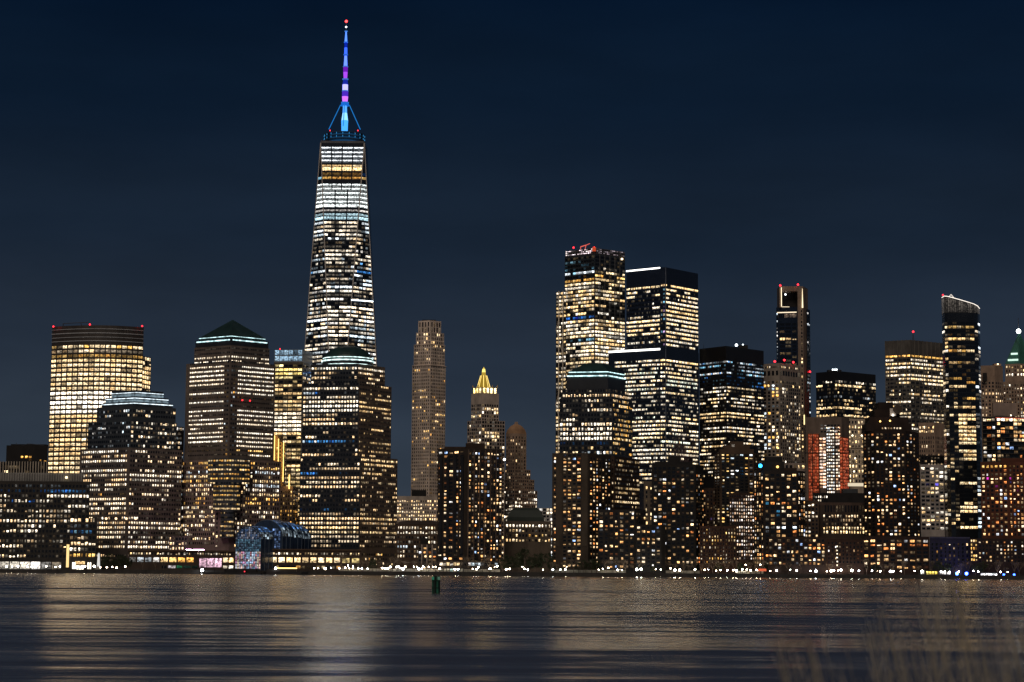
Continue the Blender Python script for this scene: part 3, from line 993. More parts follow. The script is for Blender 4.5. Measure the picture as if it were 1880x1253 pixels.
RV = 9.8
vault(fr + ax * 15 + Vector((3.2, 0, 0)), 12.4, at(455, 987, 1580).z + 1.0, 13, False)
vault(fr + ax * 28.5 + Vector((3, 0, 0)), 12.1, at(455, 987, 1580).z + 0.3, 10, False)
vault(fr + ax * 39 + Vector((2, 0, 0)), 11.0, at(455, 987, 1580).z - 0.5, 12, False)
P0 = vault(fr, RV, at(455, 990, 1570).z, 14.5, True)
# the tall front wall of the hall, glazed in strips
zs = at(455, 990, 1570).z
rg = b.rng
NC = 14
for k in range(NC):
    u0, u1 = -RV + 2 * RV * k / NC + .12, -RV + 2 * RV * (k + 1) / NC - .12
    zmax = zs + math.sqrt(max(0, RV * RV - max(abs(u0), abs(u1)) ** 2)) - .4
    z = GZ + 1.2
    colc = rg.choice([(.9, .75, .95), (.95, .6, .5), (.6, .78, 1), (.9, .9, 1), (.35, .55, .8), (1, .82, .62), (.8, .85, 1)])
    while z < zmax - .8:
        z2 = min(z + 1.9, zmax)
        y_ = (z - GZ) / (zs - GZ)
        if y_ < .55:
            cc = colc if rg.random() < .65 else rg.choice([(.8, .3, .35), (.5, .7, 1), (.9, .9, .95), (.7, .35, .6)])
            s = rg.uniform(.15, .55)
        elif y_ < .95:
            cc, s = rg.choice([(.10, .22, .33), (.14, .30, .42), (.08, .13, .2)]), rg.uniform(.1, .4)
        else:
            cc, s = rg.choice([(.1, .13, .2), (.25, .25, .3), (.05, .1, .22)]), rg.uniform(.1, .7)
        A, C = fr + sd * u0 + Vector((0, -.2, 0)), fr + sd * u1 + Vector((0, -.2, 0))
        b.pane((A + Vector((0, 0, z)), C + Vector((0, 0, z)), C + Vector((0, 0, z2 - .15)), A + Vector((0, 0, z2 - .15))), [v * s for v in cc], 1)
        z = z2

# ================================================================== pale stone residential tower
b = B('stone_tower', 'slender pale limestone tower with few lit windows standing alone', 'apartment tower', 788, 2060)
t = b.tier(STONE, 670, [(757, 12), (790, 0), (818.5, 16)])
ta = b.tier(STONE, 632, [(760, 12), (791, 2), (817, 16)], ybot=670)
tb_ = b.tier(STONE, 610, [(764, 12), (791, 4), (815.5, 16)], ybot=632)
tc_ = b.tier(STONE, 588.5, [(768, 12), (790, 6), (810, 15)], ybot=610)
b.win(tc_, style(0, None, WARM, (.5, 1), 0), 10, 6, y0=590.5, y1=607, ww=.45, wh=.85, dark=True)
b.win(tb_, style(.35, None, CREAM, (.8, 1.5), .5), 7.4, 4.6, ww=.5, wh=.6, y0=610.5)
b.win(ta, style(.12, None, CREAM, (.8, 1.5), .5), 6.3, 4.4, ww=.45, wh=.6)
b.win(t, style(.13, None, CREAM + AMBER, (.5, 1.5), .55), 6.3, 4.2, ww=.42, wh=.55)
b.strip(ta, 632.5, 1.2, STONE, 'cornice', .6)
b.strip(t, 670.5, 1.2, STONE, 'cornice', .6)
b.block('plant_room', BLACKISH, 775, 800, 587.4, 589, 2080)
b.block('low_wing', BLACKISH, 756, 782, 900, 920, 2040)

# ================================================================== gold-crowned tower
b = B('crowned_tower', 'pale tower crowned by a glowing gold lantern spire', 'tower', 890, 2120)
t = b.tier(CONCRETE, 772, [(858, 14), (884, 0), (927, 10)])
t1 = b.tier(wall((.46, .38, .32), .8), 722, [(865, 14), (884, 3), (916, 12)], ybot=772)
b.win(t1, style(.3, None, CREAM + WHITE, (.5, 1.4), .5), 6.6, 5.0, y0=741, ww=.7, wh=.65)
b.win(t, style(.25, None, CREAM + WHITE, (.5, 1.5), .5), 6.6, 5.0, ww=.7, wh=.65)
ta = b.tier(wall((.5, .38, .2), .7), 711, [(868, 14), (885, 5), (913, 13)], ybot=722, name='arcade')
b.win(ta, style(1, None, [(1, .72, .25), (1, .8, .4)], (1.6, 2.4), .3, dim=0), 12, 7.5, ww=.66, wh=.9)
for px_ in (868, 877, 885, 895, 904, 913):
    p = at(px_, 709, 2124)
    b.part('pinnacle', MB().tube(Vector((p.x, 2130, ta.z1)), Vector((p.x, 2130, at(px_, 706, 2124).z)), .7, .1, 5), wall((.6, .42, .12), .5))
cen = at(888, 700, 2134)
mb = MB()
z0_, z1_, z2_, z3_ = ta.z1, at(888, 690, 2134).z, at(888, 684, 2134).z, at(888, 674, 2134).z
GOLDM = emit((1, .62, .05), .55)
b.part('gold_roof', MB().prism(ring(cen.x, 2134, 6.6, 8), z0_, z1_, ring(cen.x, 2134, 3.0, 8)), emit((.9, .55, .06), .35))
mb = MB()
for k in range(8):
    a_ = 2 * math.pi * k / 8
    d_ = Vector((math.cos(a_), math.sin(a_), 0))
    c0 = Vector((cen.x, 2134, 0))
    mb.tube(c0 + d_ * 6.9 + Vector((0, 0, z0_)), c0 + d_ * 3.2 + Vector((0, 0, z1_)), .35, n=4)
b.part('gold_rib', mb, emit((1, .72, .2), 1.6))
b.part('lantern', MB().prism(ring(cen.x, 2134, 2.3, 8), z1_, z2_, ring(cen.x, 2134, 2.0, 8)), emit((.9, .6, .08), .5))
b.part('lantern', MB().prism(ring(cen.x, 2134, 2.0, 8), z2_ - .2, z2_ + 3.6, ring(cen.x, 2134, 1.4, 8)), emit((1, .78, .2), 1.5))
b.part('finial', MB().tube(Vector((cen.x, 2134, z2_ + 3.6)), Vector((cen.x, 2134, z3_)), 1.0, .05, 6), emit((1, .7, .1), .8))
b.lamp(926, 844, 2105, 1.4, (1, .95, .85), 4, 'floodlight')

# ================================================================== brown dome-topped setback tower
b = B('setback_tower', 'brown stone setback tower with small domed cap right of the gold crown', 'tower', 955, 2200)
t = b.tier(STONE_BROWN, 796, [(929, 8), (945, 0), (966.5, 8)])
td = b.tier(STONE_BROWN, 862, [(927, 6), (945, -3), (974, 10)])
te_ = b.tier(STONE_BROWN, 880, [(925, 6), (945, -5), (981, 12)])
tf = b.tier(STONE_BROWN, 900, [(922, 6), (945, -8), (986.5, 14)])
b.win(t, style(.10, None, WARM, (.5, 1.4), .2), 6.2, 5.2, y0=800, y1=862, ww=.4, wh=.6)
for tx in (td, te_):
    b.win(tx, style(.12, None, WARM, (.5, 1.4), .3), 6, 4.4, y1=None, ww=.5, wh=.5, dark=True)
b.win(tf, style(.35, None, WHITE, (.4, 1.6), .6), 6.5, 4.6, y1=960, ww=.55, wh=.55)
z0_ = t.z1
pol = t.poly
for s0, s1, f0, f1 in ((1.0, .86, 0, .38), (.86, .55, .38, .72), (.55, .2, .72, .9)):
    hgt = at(946, 777, 2205).z - z0_
    b.part('roof', MB().prism(scaled(pol, s0), z0_ + hgt * f0 + .02, z0_ + hgt * f1, scaled(pol, s1)), wall((.36, .21, .12), .8))
b.part('roof_lantern', MB().prism(scaled(pol, .2), z0_ + hgt * .9, z0_ + hgt * 1.12, scaled(pol, .14)), STONE_BROWN)

# ================================================================== white office block behind
b = B('office_block', 'pale stone block full of small lit windows below the limestone tower', 'office block', 766, 1900)
t = b.tier(wall((.46, .38, .32), .85), 911, [(728, 0), (806, 4)], dep=30)
b.win(t, style(.72, None, CREAM + WARM, (.7, 1.5), .3), 6.6, 4.1, y0=917, ww=.45, wh=.5)

b = B('office_block', 'brown block with low curved roof beside the domed granite tower', 'office block', 765, 1640)
t = b.tier(BRICK_BROWN, 963, [(728, 0), (812, 2)], dep=30)
b.win(t, style(.75, None, WARM + WHITE, (.4, 1.4), .4, over={0: dict(p=.8), 1: dict(p=.9, pal=WHITE), 2: dict(p=.25), 4: dict(p=.4, pal=COOL)}), 8.6, 5.2, y0=965, y1=1030, ww=.5, wh=.5)
mb = MB()
pl = t.poly
mb.prism(scaled(pl, 1.02), t.z1 + .02, t.z1 + 2.2, scaled(pl, .86))
mb.prism(scaled(pl, .86), t.z1 + 2.2, t.z1 + 3.4, scaled(pl, .5))
b.part('roof', mb, wall((.05, .035, .03), .7))
b = B('apartment_block', 'small dark block with pale pilasters in front of the curved roof', 'apartment block', 786, 1590)
t = b.tier(wall((.07, .055, .045), .85), 999, [(767, 0), (803, 0)], dep=20)
b.win(t, style(.4, None, RESI, (.4, 1.6), .2), 7, 8.8, y0=1004, ww=.6, wh=.5)
for px_ in (774.5, 784, 793.5):
    p = solve_x(px_, 1589.4, t.z1)
    b.part('pilaster', MB().prism([(p - .4, 1589.3), (p + .4, 1589.3), (p + .4, 1589.95), (p - .4, 1589.95)], GZ, t.z1 - .5, bottom=True), CONCRETE)
b.block('plant_room', BLACKISH, 771, 786, 988, 999.5, 1598)

# ================================================================== dark apartment tower in the middle
b = B('apartment_tower', 'broad dark brick apartment tower in the middle of the waterfront', 'apartment tower', 862, 1560)
t = b.tier(wall((.030, .022, .018), .85), 823, [(804, 16), (854, 0), (923, 14)])
b.block('plant_room', BRICK_DARK, 855, 890, 814, 829, 1578, 14)
b.block('plant_room', BRICK_DARK, 816, 856, 820.5, 829, 1578, 12)
b.win(t, style(.40, None, RESI, (.3, 1.8), .15), 6.95, 11.5, y0=827, y1=1030, faces=[0], ww=.6, wh=.5, mull=2)
b.win(t, style(.48, None, RESI, (.3, 1.7), .15), 6.95, 6.4, y0=829, y1=1030, faces=[1], ww=.52, wh=.55, mull=1, u=(.08, 1))
A, Cc = Vector((*t.vis[1], 0)), Vector((*t.vis[2], 0))
for k in range(7):
    q = A + (Cc - A) * (.09 + .148 * k)
    b.part('pier', MB().box((q.x, q.y - .1, GZ + 8), (.8, .8, t.z1 - GZ - 9), math.atan2(Cc.y - A.y, Cc.x - A.x)), wall((.10, .07, .055), .85))
A, Cc = Vector((*t.vis[0], 0)), Vector((*t.vis[1], 0))
for k in range(4):
    q = A + (Cc - A) * (.12 + .26 * k)
    for r_ in range(0, 28, 1):
        pass
    b.part('balcony_stack', MB().box((q.x + .3, q.y - .5, GZ + 14), (2.6, 1.4, t.z1 - GZ - 20), math.atan2(Cc.y - A.y, Cc.x - A.x)), wall((.014, .014, .018), .6))
tq = b.tier(wall((.05, .04, .035), .8), 1030, [(806, -3), (852, -8), (915, -3)])
b.win(tq, style(.85, None, CREAM + WHITE, (.5, 1.5), .4), 10, 6, y0=1031, y1=1043, ww=.8, wh=.55, mull=3, faces=[0])
b.win(tq, style(.4, None, COOL, (.3, 1.4), .4), 10, 6, y0=1031, y1=1043, ww=.8, wh=.5, mull=3, faces=[1])

# ================================================================== green-roofed hall
b = B('museum_hall', 'low stone block under a dark truncated dome roof', 'office block', 968, 1640)
t = b.tier(wall((.13, .10, .075), .8), 957, [(927, 0), (1012, 4)], dep=32)
b.win(t, style(.6, None, CREAM + WHITE, (.3, 1.5), .3, over={0: dict(p=.85, pal=WHITE, s=(.8, 1.8)), 1: dict(p=.4), 2: dict(p=.5, pal=AMBER + CREAM), 3: dict(p=.7, pal=CREAM)}), 8.8, 6.0, y0=961, y1=1000, ww=.5, wh=.5)
xl, xr = solve_x(931, 1644, t.z1), solve_x(999, 1644, t.z1)
base = [(xl, 1643), (xr, 1643), (xr, 1668), (xl, 1668)]
za, zb_ = t.z1 + 3.2, at(965, 933, 1650).z
b.part('roof', MB().prism(base, t.z1 + .02, za, scaled(base, .99)).prism(scaled(base, .99), za, zb_ - 2, scaled(base, .78)).prism(scaled(base, .78), zb_ - 2, zb_, scaled(base, .62)), wall((.025, .035, .03), .6))
b = B('office_block', 'small white lit block behind the truncated dome roof', 'office block', 1000, 1800)
t = b.tier(wall((.4, .38, .36), .7), 933, [(983, 0), (1016, 2)], dep=20)
b.win(t, style(.7, None, COOL + WHITE, (.5, 1.8), .3), 6, 6, ww=.75, wh=.6, mull=2)
# ================================================================== braced glass tower with construction lights on top
b = B('glass_tower', 'bright braced glass tower with red and white construction lights on its roof', 'office tower', 1090, 2000)
t = b.tier(wall((.035, .04, .045), .2, .2, spec=.6), 466, [(1037, 24), (1092, 0), (1147.5, 26)])
tw = b.tier(wall((.05, .05, .05), .3), 535, [(1021, 12), (1040, 4)], Y=2016, dep=24)
tcap = b.tier(wall((.10, .09, .09), .5), 455.5, [(1038, 24), (1092, 1), (1147, 26)], ybot=466, name='construction_screen')
ov = {0: dict(p=.1), 1: dict(p=.35, pal=TEAL, s=(.2, .6)), 2: dict(p=.4, pal=TEAL, s=(.15, .5)), 3: dict(p=.45, pal=TEAL, s=(.15, .5)), 4: dict(p=.9, pal=TEAL + COOL, s=(.5, 1.3)), 5: dict(p=.25, pal=AMBER + BLUE, s=(.3, 1)), 6: dict(p=.7, pal=AMBER, s=(.4, 1)),
      16: dict(p=.85, pal=BLUE + [(.02, .05, .9)], s=(.5, 1.1)), 15: dict(p=.3)}
for r_ in range(17, 27):
    ov[r_] = dict(p=.93, pal=CREAM + WHITE, s=(1.0, 1.9))
ov[22] = dict(p=.5, pal=TEAL, s=(.3, .8))
stL = style(.8, .85, CREAM + WHITE, (.6, 1.5), .45, poff=.3, dim=.3, over=ov)
b.win(t, stL, 7.0, 6.4, y0=468, y1=850, faces=[0], ww=.93, wh=.66, mull=2)
ov2 = {0: dict(p=0), 1: dict(p=0), 2: dict(p=.02), 3: dict(p=.03), 4: dict(p=.55, pal=CREAM), 5: dict(p=.45, pal=AMBER), 6: dict(p=.5, pal=CREAM), 8: dict(p=.4), 9: dict(p=.8), 10: dict(p=.9), 11: dict(p=.85), 12: dict(p=.3), 15: dict(p=.12), 16: dict(p=.25)}
for r_ in range(17, 30):
    ov2[r_] = dict(p=.9, pal=CREAM + WHITE, s=(.9, 1.7))
b.win(t, style(.6, .8, CREAM + WHITE, (.5, 1.5), .45, poff=.2, over=ov2), 7.0, 6.4, y0=468, y1=850, faces=[1], ww=.93, wh=.64, mull=2)
b.win(tw, style(.8, .9, WHITE + CREAM, (.6, 1.6), .4), 7.0, 5.5, y1=850, ww=.85, wh=.6, mull=2)
b.win(tcap, style(.5, None, [(1, .85, .82), (1, .9, .95), (.95, .75, .8)], (.7, 2), .4), 3.4, 4, ww=.9, wh=.45, faces=[0])
b.win(tcap, style(.6, None, [(.8, .62, .68), (.6, .5, .56)], (.2, .5), .4), 3.4, 4, ww=.9, wh=.5, faces=[1])
# cross bracing on the left wing and the upright mullions of the right face
A, Bq = Vector((*tw.vis[0], 0)), Vector((*tw.vis[1], 0))
z_ = tw.z1
k = 0
brace = wall((.62, .55, .45), .45)
while z_ > 60:
    p0, p1 = (A, Bq) if k % 2 else (Bq, A)
    b.part('brace', MB().tube(p0 + Vector((0, -.8, z_)), p1 + Vector((0, -.8, z_ - 38)), .5, n=4), brace)
    z_ -= 38
    k += 1
for px_ in (1026.5, 1034):
    q = solve_x(px_, 2010, tw.z1)
    b.part('column', MB().box((q, 2018.5, GZ), (.9, .9, tw.z1 - GZ)), brace)
A, Bq = Vector((*t.vis[1], 0)), Vector((*t.vis[2], 0))
for k in range(1, 6):
    q = A + (Bq - A) * (k / 6)
    b.part('mullion', MB().box((q.x - .2, q.y - .3, GZ), (.5, .6, t.z1 - GZ - .5), math.atan2(Bq.y - A.y, Bq.x - A.x)), wall((.16, .15, .15), .4))
for px_, py_ in ((1053, 455), (1091, 455)):
    b.lamp(px_, py_, 2001, 1.3)
b.lamp(1142, 476, 2022, 1.1, (1, .75, .45), 4, 'work_light')
mb = MB()
p0 = at(1066, 453.5, 2008)
p1 = at(1076, 450.5, 2008)
mb.tube(p0, p1, .5).tube(p1, at(1083, 447.5, 2008), .35).tube(p0, at(1066, 458, 2008), .4).tube(p1, at(1074, 458, 2008), .35)
b.part('roof_crane', mb, emit((.95, .16, .12), .9))
b.block('hoist', emit((.9, .12, .04), .55), 1087.5, 1094, 454, 461, 1998.5, 3)

# ================================================================== navy glass tower with white roof edges
b = B('glass_tower', 'navy mirror glass tower with white lit edges on two stepped roofs', 'office tower', 1212, 1950)
NAVY = wall((.014, .019, .034), .16, .15, spec=.8)
t1 = b.tier(NAVY, 640, [(1117, 30), (1212, 0), (1222, -2), (1283, 40)])
t2 = b.tier(NAVY, 491, [(1150, 26), (1212, 1.5), (1222, 0), (1281.5, 42)], ybot=640)
b.strip(t2, 491.8, 2.6, WHITE_L, faces=[0], name='light_strip')
b.strip(t1, 641, 3.4, WHITE_L, faces=[0], name='light_strip')
b.part('edge_trim', MB().box((t2.vis[2][0] + .1, t2.vis[2][1] - .4, t2.z0), (.4, .5, t2.z1 - t2.z0 - .6)), wall((.2, .22, .27), .3))
b.part('edge_trim', MB().box((t1.vis[2][0] + .1, t1.vis[2][1] - .4, GZ), (.4, .5, t1.z1 - GZ - .6)), wall((.2, .22, .27), .3))
ov = {0: dict(p=.75, pal=CREAM, s=(.8, 1.5)), 1: dict(p=.28), 2: dict(p=.25), 3: dict(p=.22), 4: dict(p=.25), 5: dict(p=.25), 6: dict(p=.3), 7: dict(p=.5), 8: dict(p=.95, s=(1, 1.8)), 9: dict(p=.85), 10: dict(p=.8), 11: dict(p=.6), 12: dict(p=.2), 13: dict(p=.55), 14: dict(p=.05)}
b.win(t2, style(.5, .6, WHITE + CREAM, (.7, 1.6), .85, poff=.1, over=ov, dim=.15), 7.9, 2.6, y0=522, y1=638, faces=[0], ww=.93, wh=.52)
ov = {0: dict(p=.95, pal=CREAM, s=(.9, 1.5)), 1: dict(p=.6), 14: dict(p=.5)}
b.win(t2, style(.88, .93, CREAM + WHITE, (.8, 1.5), .75, poff=.3, over=ov, dim=.15), 7.9, 2.6, y0=520, y1=640, faces=[2], ww=.93, wh=.5)
b.win(t2, style(.5, None, WARM + TEAL + [(.8, .5, .9)], (.2, .9), .3), 7.9, 5, y0=520, y1=638, faces=[1], ww=.8, wh=.45)
ov = {0: dict(p=.9, s=(1, 1.7)), 1: dict(p=.8), 2: dict(p=.45)}
for r_ in range(9, 14):
    ov[r_] = dict(p=.35, pal=WHITE, s=(.3, 1.0))
for i_, uu in ((0, (.12, 1)), (1, (0, 1)), (2, (0, .97))):
    b.win(t1, style(.78, .85, WHITE + CREAM + [(.95, 1, .8)], (.7, 1.6), .7, poff=.3, over=ov, dim=.3), 7.5, 2.6, y0=658, y1=890, faces=[i_], ww=.93, wh=.5, u=uu)

# ================================================================== hip-roofed granite tower
b = B('granite_tower', 'dark granite tower with cut-off hip roof over two dotted light strips', 'office tower', 1125, 1600)
tb = b.tier(BRICK_DARK, 838, [(1020, 14), (1128, 0), (1174, 42)])
t2 = b.tier(GRANITE_DARK, 730, [(1027, 13), (1125, 2), (1161, 36)], ybot=838)
t1 = b.tier(GRANITE_DARK, 714, [(1032, 14), (1122, 4), (1154, 34)], ybot=730)
tt = b.tier(GRANITE_DARK, 693, [(1040, 14), (1116, 6), (1148, 34)], ybot=714)
te = b.tier(COPPER, 682, [(1044, 15), (1115, 8), (1146, 33)], ybot=693)
b.part('hip_roof', MB().prism(te.poly, te.z1 + .02, at(1100, 666, 1612).z, scaled(te.poly, .42)), COPPER)
b.strip(te, 683, 1.2, CYAN_L, 'light_strip')
b.strip(tt, 690, 1.8, CYAN_L, 'light_strip', out=.9, ins=.6)
ov = {0: dict(p=.15), 1: dict(p=.95, pal=WARM, s=(.9, 1.5)), 2: dict(p=.2), 3: dict(p=.3), 4: dict(p=.1), 5: dict(p=.15), 6: dict(p=.1), 7: dict(p=.95, s=(1, 1.6)), 8: dict(p=.95), 9: dict(p=.95, s=(1, 1.7)), 10: dict(p=.98, pal=WHITE, s=(1.3, 2)), 11: dict(p=.2, pal=BLUE), 12: dict(p=.35, pal=CREAM), 13: dict(p=.6, pal=COOL + CREAM)}
b.win(t1, style(.6, None, WARM, (.5, 1.4), .6, over={0: dict(p=.25), 1: dict(p=.9)}), 8.6, 5.1, y0=713, y1=731, ww=.6, wh=.5)
ov = {k - 2: v for k, v in ov.items() if k >= 2}
b.win(t2, style(.5, None, WARM + WHITE, (.6, 1.5), .6, over=ov), 8.75, 5.7, y0=731, y1=838, ww=.64, wh=.55, faces=[0], mull=2)
b.win(t2, style(.35, None, CREAM + AMBER, (.3, 1.3), .5, over={5: dict(p=.8), 6: dict(p=.7), 7: dict(p=.75), 8: dict(p=.9)}), 8.75, 5.0, y0=731, y1=838, ww=.6, wh=.5, faces=[1])
b.win(tb, style(.3, .5, CREAM + WARM, (.4, 1.3), .4, poff=.2, over={0: dict(p=.7), 6: dict(p=.9, pal=CREAM), 7: dict(p=.85), 9: dict(p=.95, pal=CREAM, s=(1, 1.6))}), 8.4, 4.6, y0=841, y1=940, ww=.5, wh=.5)

# ================================================================== apartment towers and blocks right of centre
b = B('apartment_tower', 'brown apartment tower with blank side strips in front of the hip-roofed tower', 'apartment tower', 1060, 1555)
BR2 = wall((.050, .038, .029), .9)
t = b.tier(BR2, 832, [(1014, 6), (1080, 0), (1122, 34)])
b.win(t, style(.5, None, RESI, (.3, 1.5), .1), 6.5, 5, y0=838, y1=1035, faces=[0], u=(.02, .11), cols=1, ww=.6, wh=.5)
b.win(t, style(.5, None, RESI, (.3, 1.5), .2), 6.5, 9, y0=833, y1=1040, faces=[0], u=(.28, .82), cols=4, ww=.62, wh=.5)
b.win(t, style(.5, None, RESI, (.3, 1.6), .1), 6.5, 9, y0=838, y1=1035, faces=[1], u=(.04, .98), cols=7, ww=.45, wh=.5)
for u_ in (.20, .90):
    A, Cc = Vector((*t.vis[0], 0)), Vector((*t.vis[1], 0))
    q = A + (Cc - A) * u_
    b.part('blank_strip', MB().box((q.x, q.y - .3, GZ + 20), (4.2, .7, t.z1 - GZ - 21), math.atan2(Cc.y - A.y, Cc.x - A.x)), wall((.058, .045, .034), .9))

b = B('apartment_block', 'dark brick apartment block stepping down toward the hip-roofed tower base', 'apartment block', 1130, 1535)
t = b.tier(BLACKISH, 936, [(1098, 4), (1166, 0), (1186, 10)])
b.win(t, style(.33, None, RESI, (.3, 1.5), .15), 7.4, 9.6, y0=940, y1=1042, faces=[0], ww=.55, wh=.55, mull=2)
b.win(t, style(.3, None, RESI, (.3, 1.5), .1), 7.4, 7, y0=940, y1=1042, faces=[1], ww=.55, wh=.5)
b.win(t, style(.9, None, WHITE, (1.2, 2), 0), 5, 10, y0=937.3, y1=943, faces=[0], u=(.85, 1), cols=1, ww=.7, wh=.9, off=.35, mull=5)

b = B('apartment_tower', 'narrow tan tower with tall windows squeezed between two dark blocks', 'apartment tower', 1190, 1640)
t = b.tier(wall((.14, .11, .085), .85), 884, [(1182, 0), (1200, 2)], dep=20)
b.win(t, style(.55, None, CREAM, (.8, 1.5), .2), 8, 7, y0=892, ww=.3, wh=.6)

b = B('apartment_tower', 'black apartment tower with rooftop tank house left of the gabled tower', 'apartment tower', 1240, 1545)
t = b.tier(wall((.012, .011, .011), .8), 853, [(1196.5, 3), (1277, 0), (1292, 16)])
b.block('tank_house', BLACKISH, 1228, 1249, 838.5, 854, 1560, 10)
b.block('plant_room', BLACKISH, 1203, 1272, 848, 854, 1556, 12)
b.pole(1238, 833, 839, 1565, .3)
ov = {0: dict(p=.02), 1: dict(p=.02), 2: dict(p=.03)}
b.win(t, style(.36, None, RESI, (.3, 1.9), .1, over=ov), 6.85, 10, y0=857, y1=1040, faces=[0], u=(.02, .98), cols=9, ww=.62, wh=.55, mull=2)
b.win(t, style(.5, None, RESI, (.3, 1.3), .1), 6.85, 10, y0=870, y1=1040, faces=[1], cols=4, ww=.4, wh=.5)

b = B('apartment_block', 'low black corner block at the foot of the tank-house tower', 'apartment block', 1185, 1525)
t = b.tier(BLACKISH, 964, [(1167, 2), (1214, 0), (1222, 6)])
b.win(t, style(.42, None, RESI, (.3, 1.7), .15), 6.9, 8.6, y0=966, y1=1042, faces=[0], ww=.6, wh=.55, mull=2)

b = B('apartment_block', 'dark block with pink and violet window lights beside the gabled tower', 'apartment block', 1300, 1600)
t = b.tier(BRICK_DARK, 896, [(1283, 0), (1322, 3)], dep=25)
b.win(t, style(.22, None, RESI + [(1, .3, .6), (.5, .3, 1)], (.2, 1.0), .1), 7, 6, y0=900, y1=1000, ww=.45, wh=.55)
b = B('apartment_block', 'dim brown block full of tiny orange windows low beside the gabled tower', 'apartment block', 1320, 1530)
t = b.tier(wall((.045, .022, .015), .9), 966, [(1284, 0), (1352, 1)], dep=25)
b.win(t, style(.42, None, AMBER + CREAM + WHITE, (.2, 1.2), .2), 6.6, 5.2, y0=969, y1=1036, ww=.36, wh=.55)

b = B('apartment_tower', 'brown brick apartment tower with a gabled parapet', 'apartment tower', 1355, 1590)
t = b.tier(wall((.065, .042, .028), .9), 832, [(1311, 12), (1322, 0), (1384, 0), (1398, 12)], dep=25)
A, Cc = Vector((*t.vis[1], 0)), Vector((*t.vis[2], 0))
mb = MB()
hgt = at(1353, 811, 1590).z - t.z1
for u0, u1, f in ((0, 1, .35), (.12, .88, .68), (.3, .7, 1.0)):
    p, q = A + (Cc - A) * u0, A + (Cc - A) * u1
    zb_ = t.z1 + hgt * (0 if f == .35 else .35 if f == .68 else .68)
    mb.prism([(p.x, p.y + .05), (q.x, p.y + .05), (q.x, p.y + 14), (p.x, p.y + 14)], zb_, t.z1 + hgt * f)
b.part('gable', mb, wall((.075, .048, .032), .9))
b.pane([v + Vector((0, -.3, 0)) for v in (at(1343, 821, 1590), at(1349, 821, 1590), at(1349, 816, 1590), at(1343, 816, 1590))], (.12, .10, .08), 1)
b.part('dark_panel', MB().prism([(A.x + 1.5, A.y - .25), (Cc.x - 5, A.y - .25), (Cc.x - 5, A.y + .5), (A.x + 1.5, A.y + .5)], GZ + 18, at(1353, 834.5, 1590).z, bottom=True), BLACKISH)  # flat dark panel standing slightly proud of the brick
b.win(t, style(.32, None, CREAM + AMBER + COOL, (.3, 1.5), .15), 5.8, 8.2, y0=833, y1=960, faces=[1], ww=.62, wh=.42, off=.45)
b.win(t, style(.2, None, CREAM, (.3, 1.2), .1), 5.8, 8, y0=833, y1=990, faces=[0, 2], cols=2, ww=.5, wh=.5)

b = B('apartment_block', 'brown block with clusters of small paired windows before the gabled tower', 'apartment block', 1368, 1550)
t = b.tier(wall((.038, .022, .016), .9), 905, [(1338, 0), (1394, 2)], dep=22)
b.win(t, style(.62, None, [(1, .62, .38), (1, .8, .6), (1, .9, .85)], (.4, 1.4), .8), 6.3, 4.1, y0=908, y1=1030, ww=.42, wh=.55)

b = B('apartment_tower', 'dark rounded apartment tower with a blue lamp on its roof', 'apartment tower', 1430, 1535)
t = b.tier(wall((.020, .015, .014), .85), 864, [(1384, 10), (1402, 0), (1464, 0), (1478, 12)], dep=25)
b.block('tank_house', BLACKISH, 1406, 1436, 839, 851, 1550, 10)
b.block('plant_room', BLACKISH, 1401, 1440, 848, 865, 1546, 14)
b.block('plant_room', BRICK_DARK, 1440, 1463, 859.5, 866, 1546, 12)
ov = {3: dict(p=.7, pal=WARM, s=(1, 2)), 13: dict(p=.5, pal=COOL, s=(1.2, 2.2))}
b.win(t, style(.42, None, RESI + [(.1, .5, .9)], (.2, 1.5), .15, over=ov), 7.35, 9.2, y0=869, y1=1038, faces=[1], ww=.6, wh=.55, mull=2)
b.win(t, style(.5, None, RESI + WARM, (.3, 1.4), .2), 7.35, 5, y0=867, y1=1038, faces=[0], cols=4, ww=.45, wh=.6)
b.win(t, style(.5, None, RESI + WARM, (.3, 1.4), .2), 7.35, 5, y0=867, y1=1038, faces=[2], cols=3, ww=.5, wh=.6)
b.lamp(1396, 855.5, 1534, 1.5, (.03, .40, 1), 5, 'blue_lamp')
b.lamp(1427.5, 857.5, 1545, 1.0, (1, .55, .15), 3, 'roof_lamp')

b = B('apartment_block', 'narrow brown block with white window stack left of the flat-topped office', 'apartment block', 1487, 1575)
t = b.tier(BRICK_BROWN, 919, [(1475, 0), (1503, 1)], dep=22)
b.win(t, style(.45, None, WHITE + WARM, (.3, 1.5), .3), 7, 6, y0=924, y1=985, ww=.5, wh=.5)

b = B('apartment_block', 'low dark waterfront block with large warm windows below the blue-lamp tower', 'apartment block', 1462, 1518)
t = b.tier(wall((.030, .018, .014), .9), 986, [(1410, 0), (1516, 1)], dep=16)
b.win(t, style(.42, None, RESI, (.3, 1.4), .2), 6.9, 7.9, y0=989, y1=1041, ww=.62, wh=.6, mull=2)
b = B('apartment_block', 'low dark red waterfront block with one column of white stair windows', 'apartment block', 1550, 1520)
t = b.tier(wall((.035, .017, .013), .9), 990, [(1517, 0), (1586, 1)], dep=16)
b.win(t, style(.16, None, RESI + COOL, (.3, 1.3), .1), 6.9, 6.6, y0=994, y1=1038, ww=.4, wh=.5)
b.win(t, style(1, None, WHITE, (1.3, 1.8), 0, dim=0), 6.9, 4, y0=1000, y1=1040, u=(.25, .3), cols=1, ww=.8, wh=.42, off=.35)

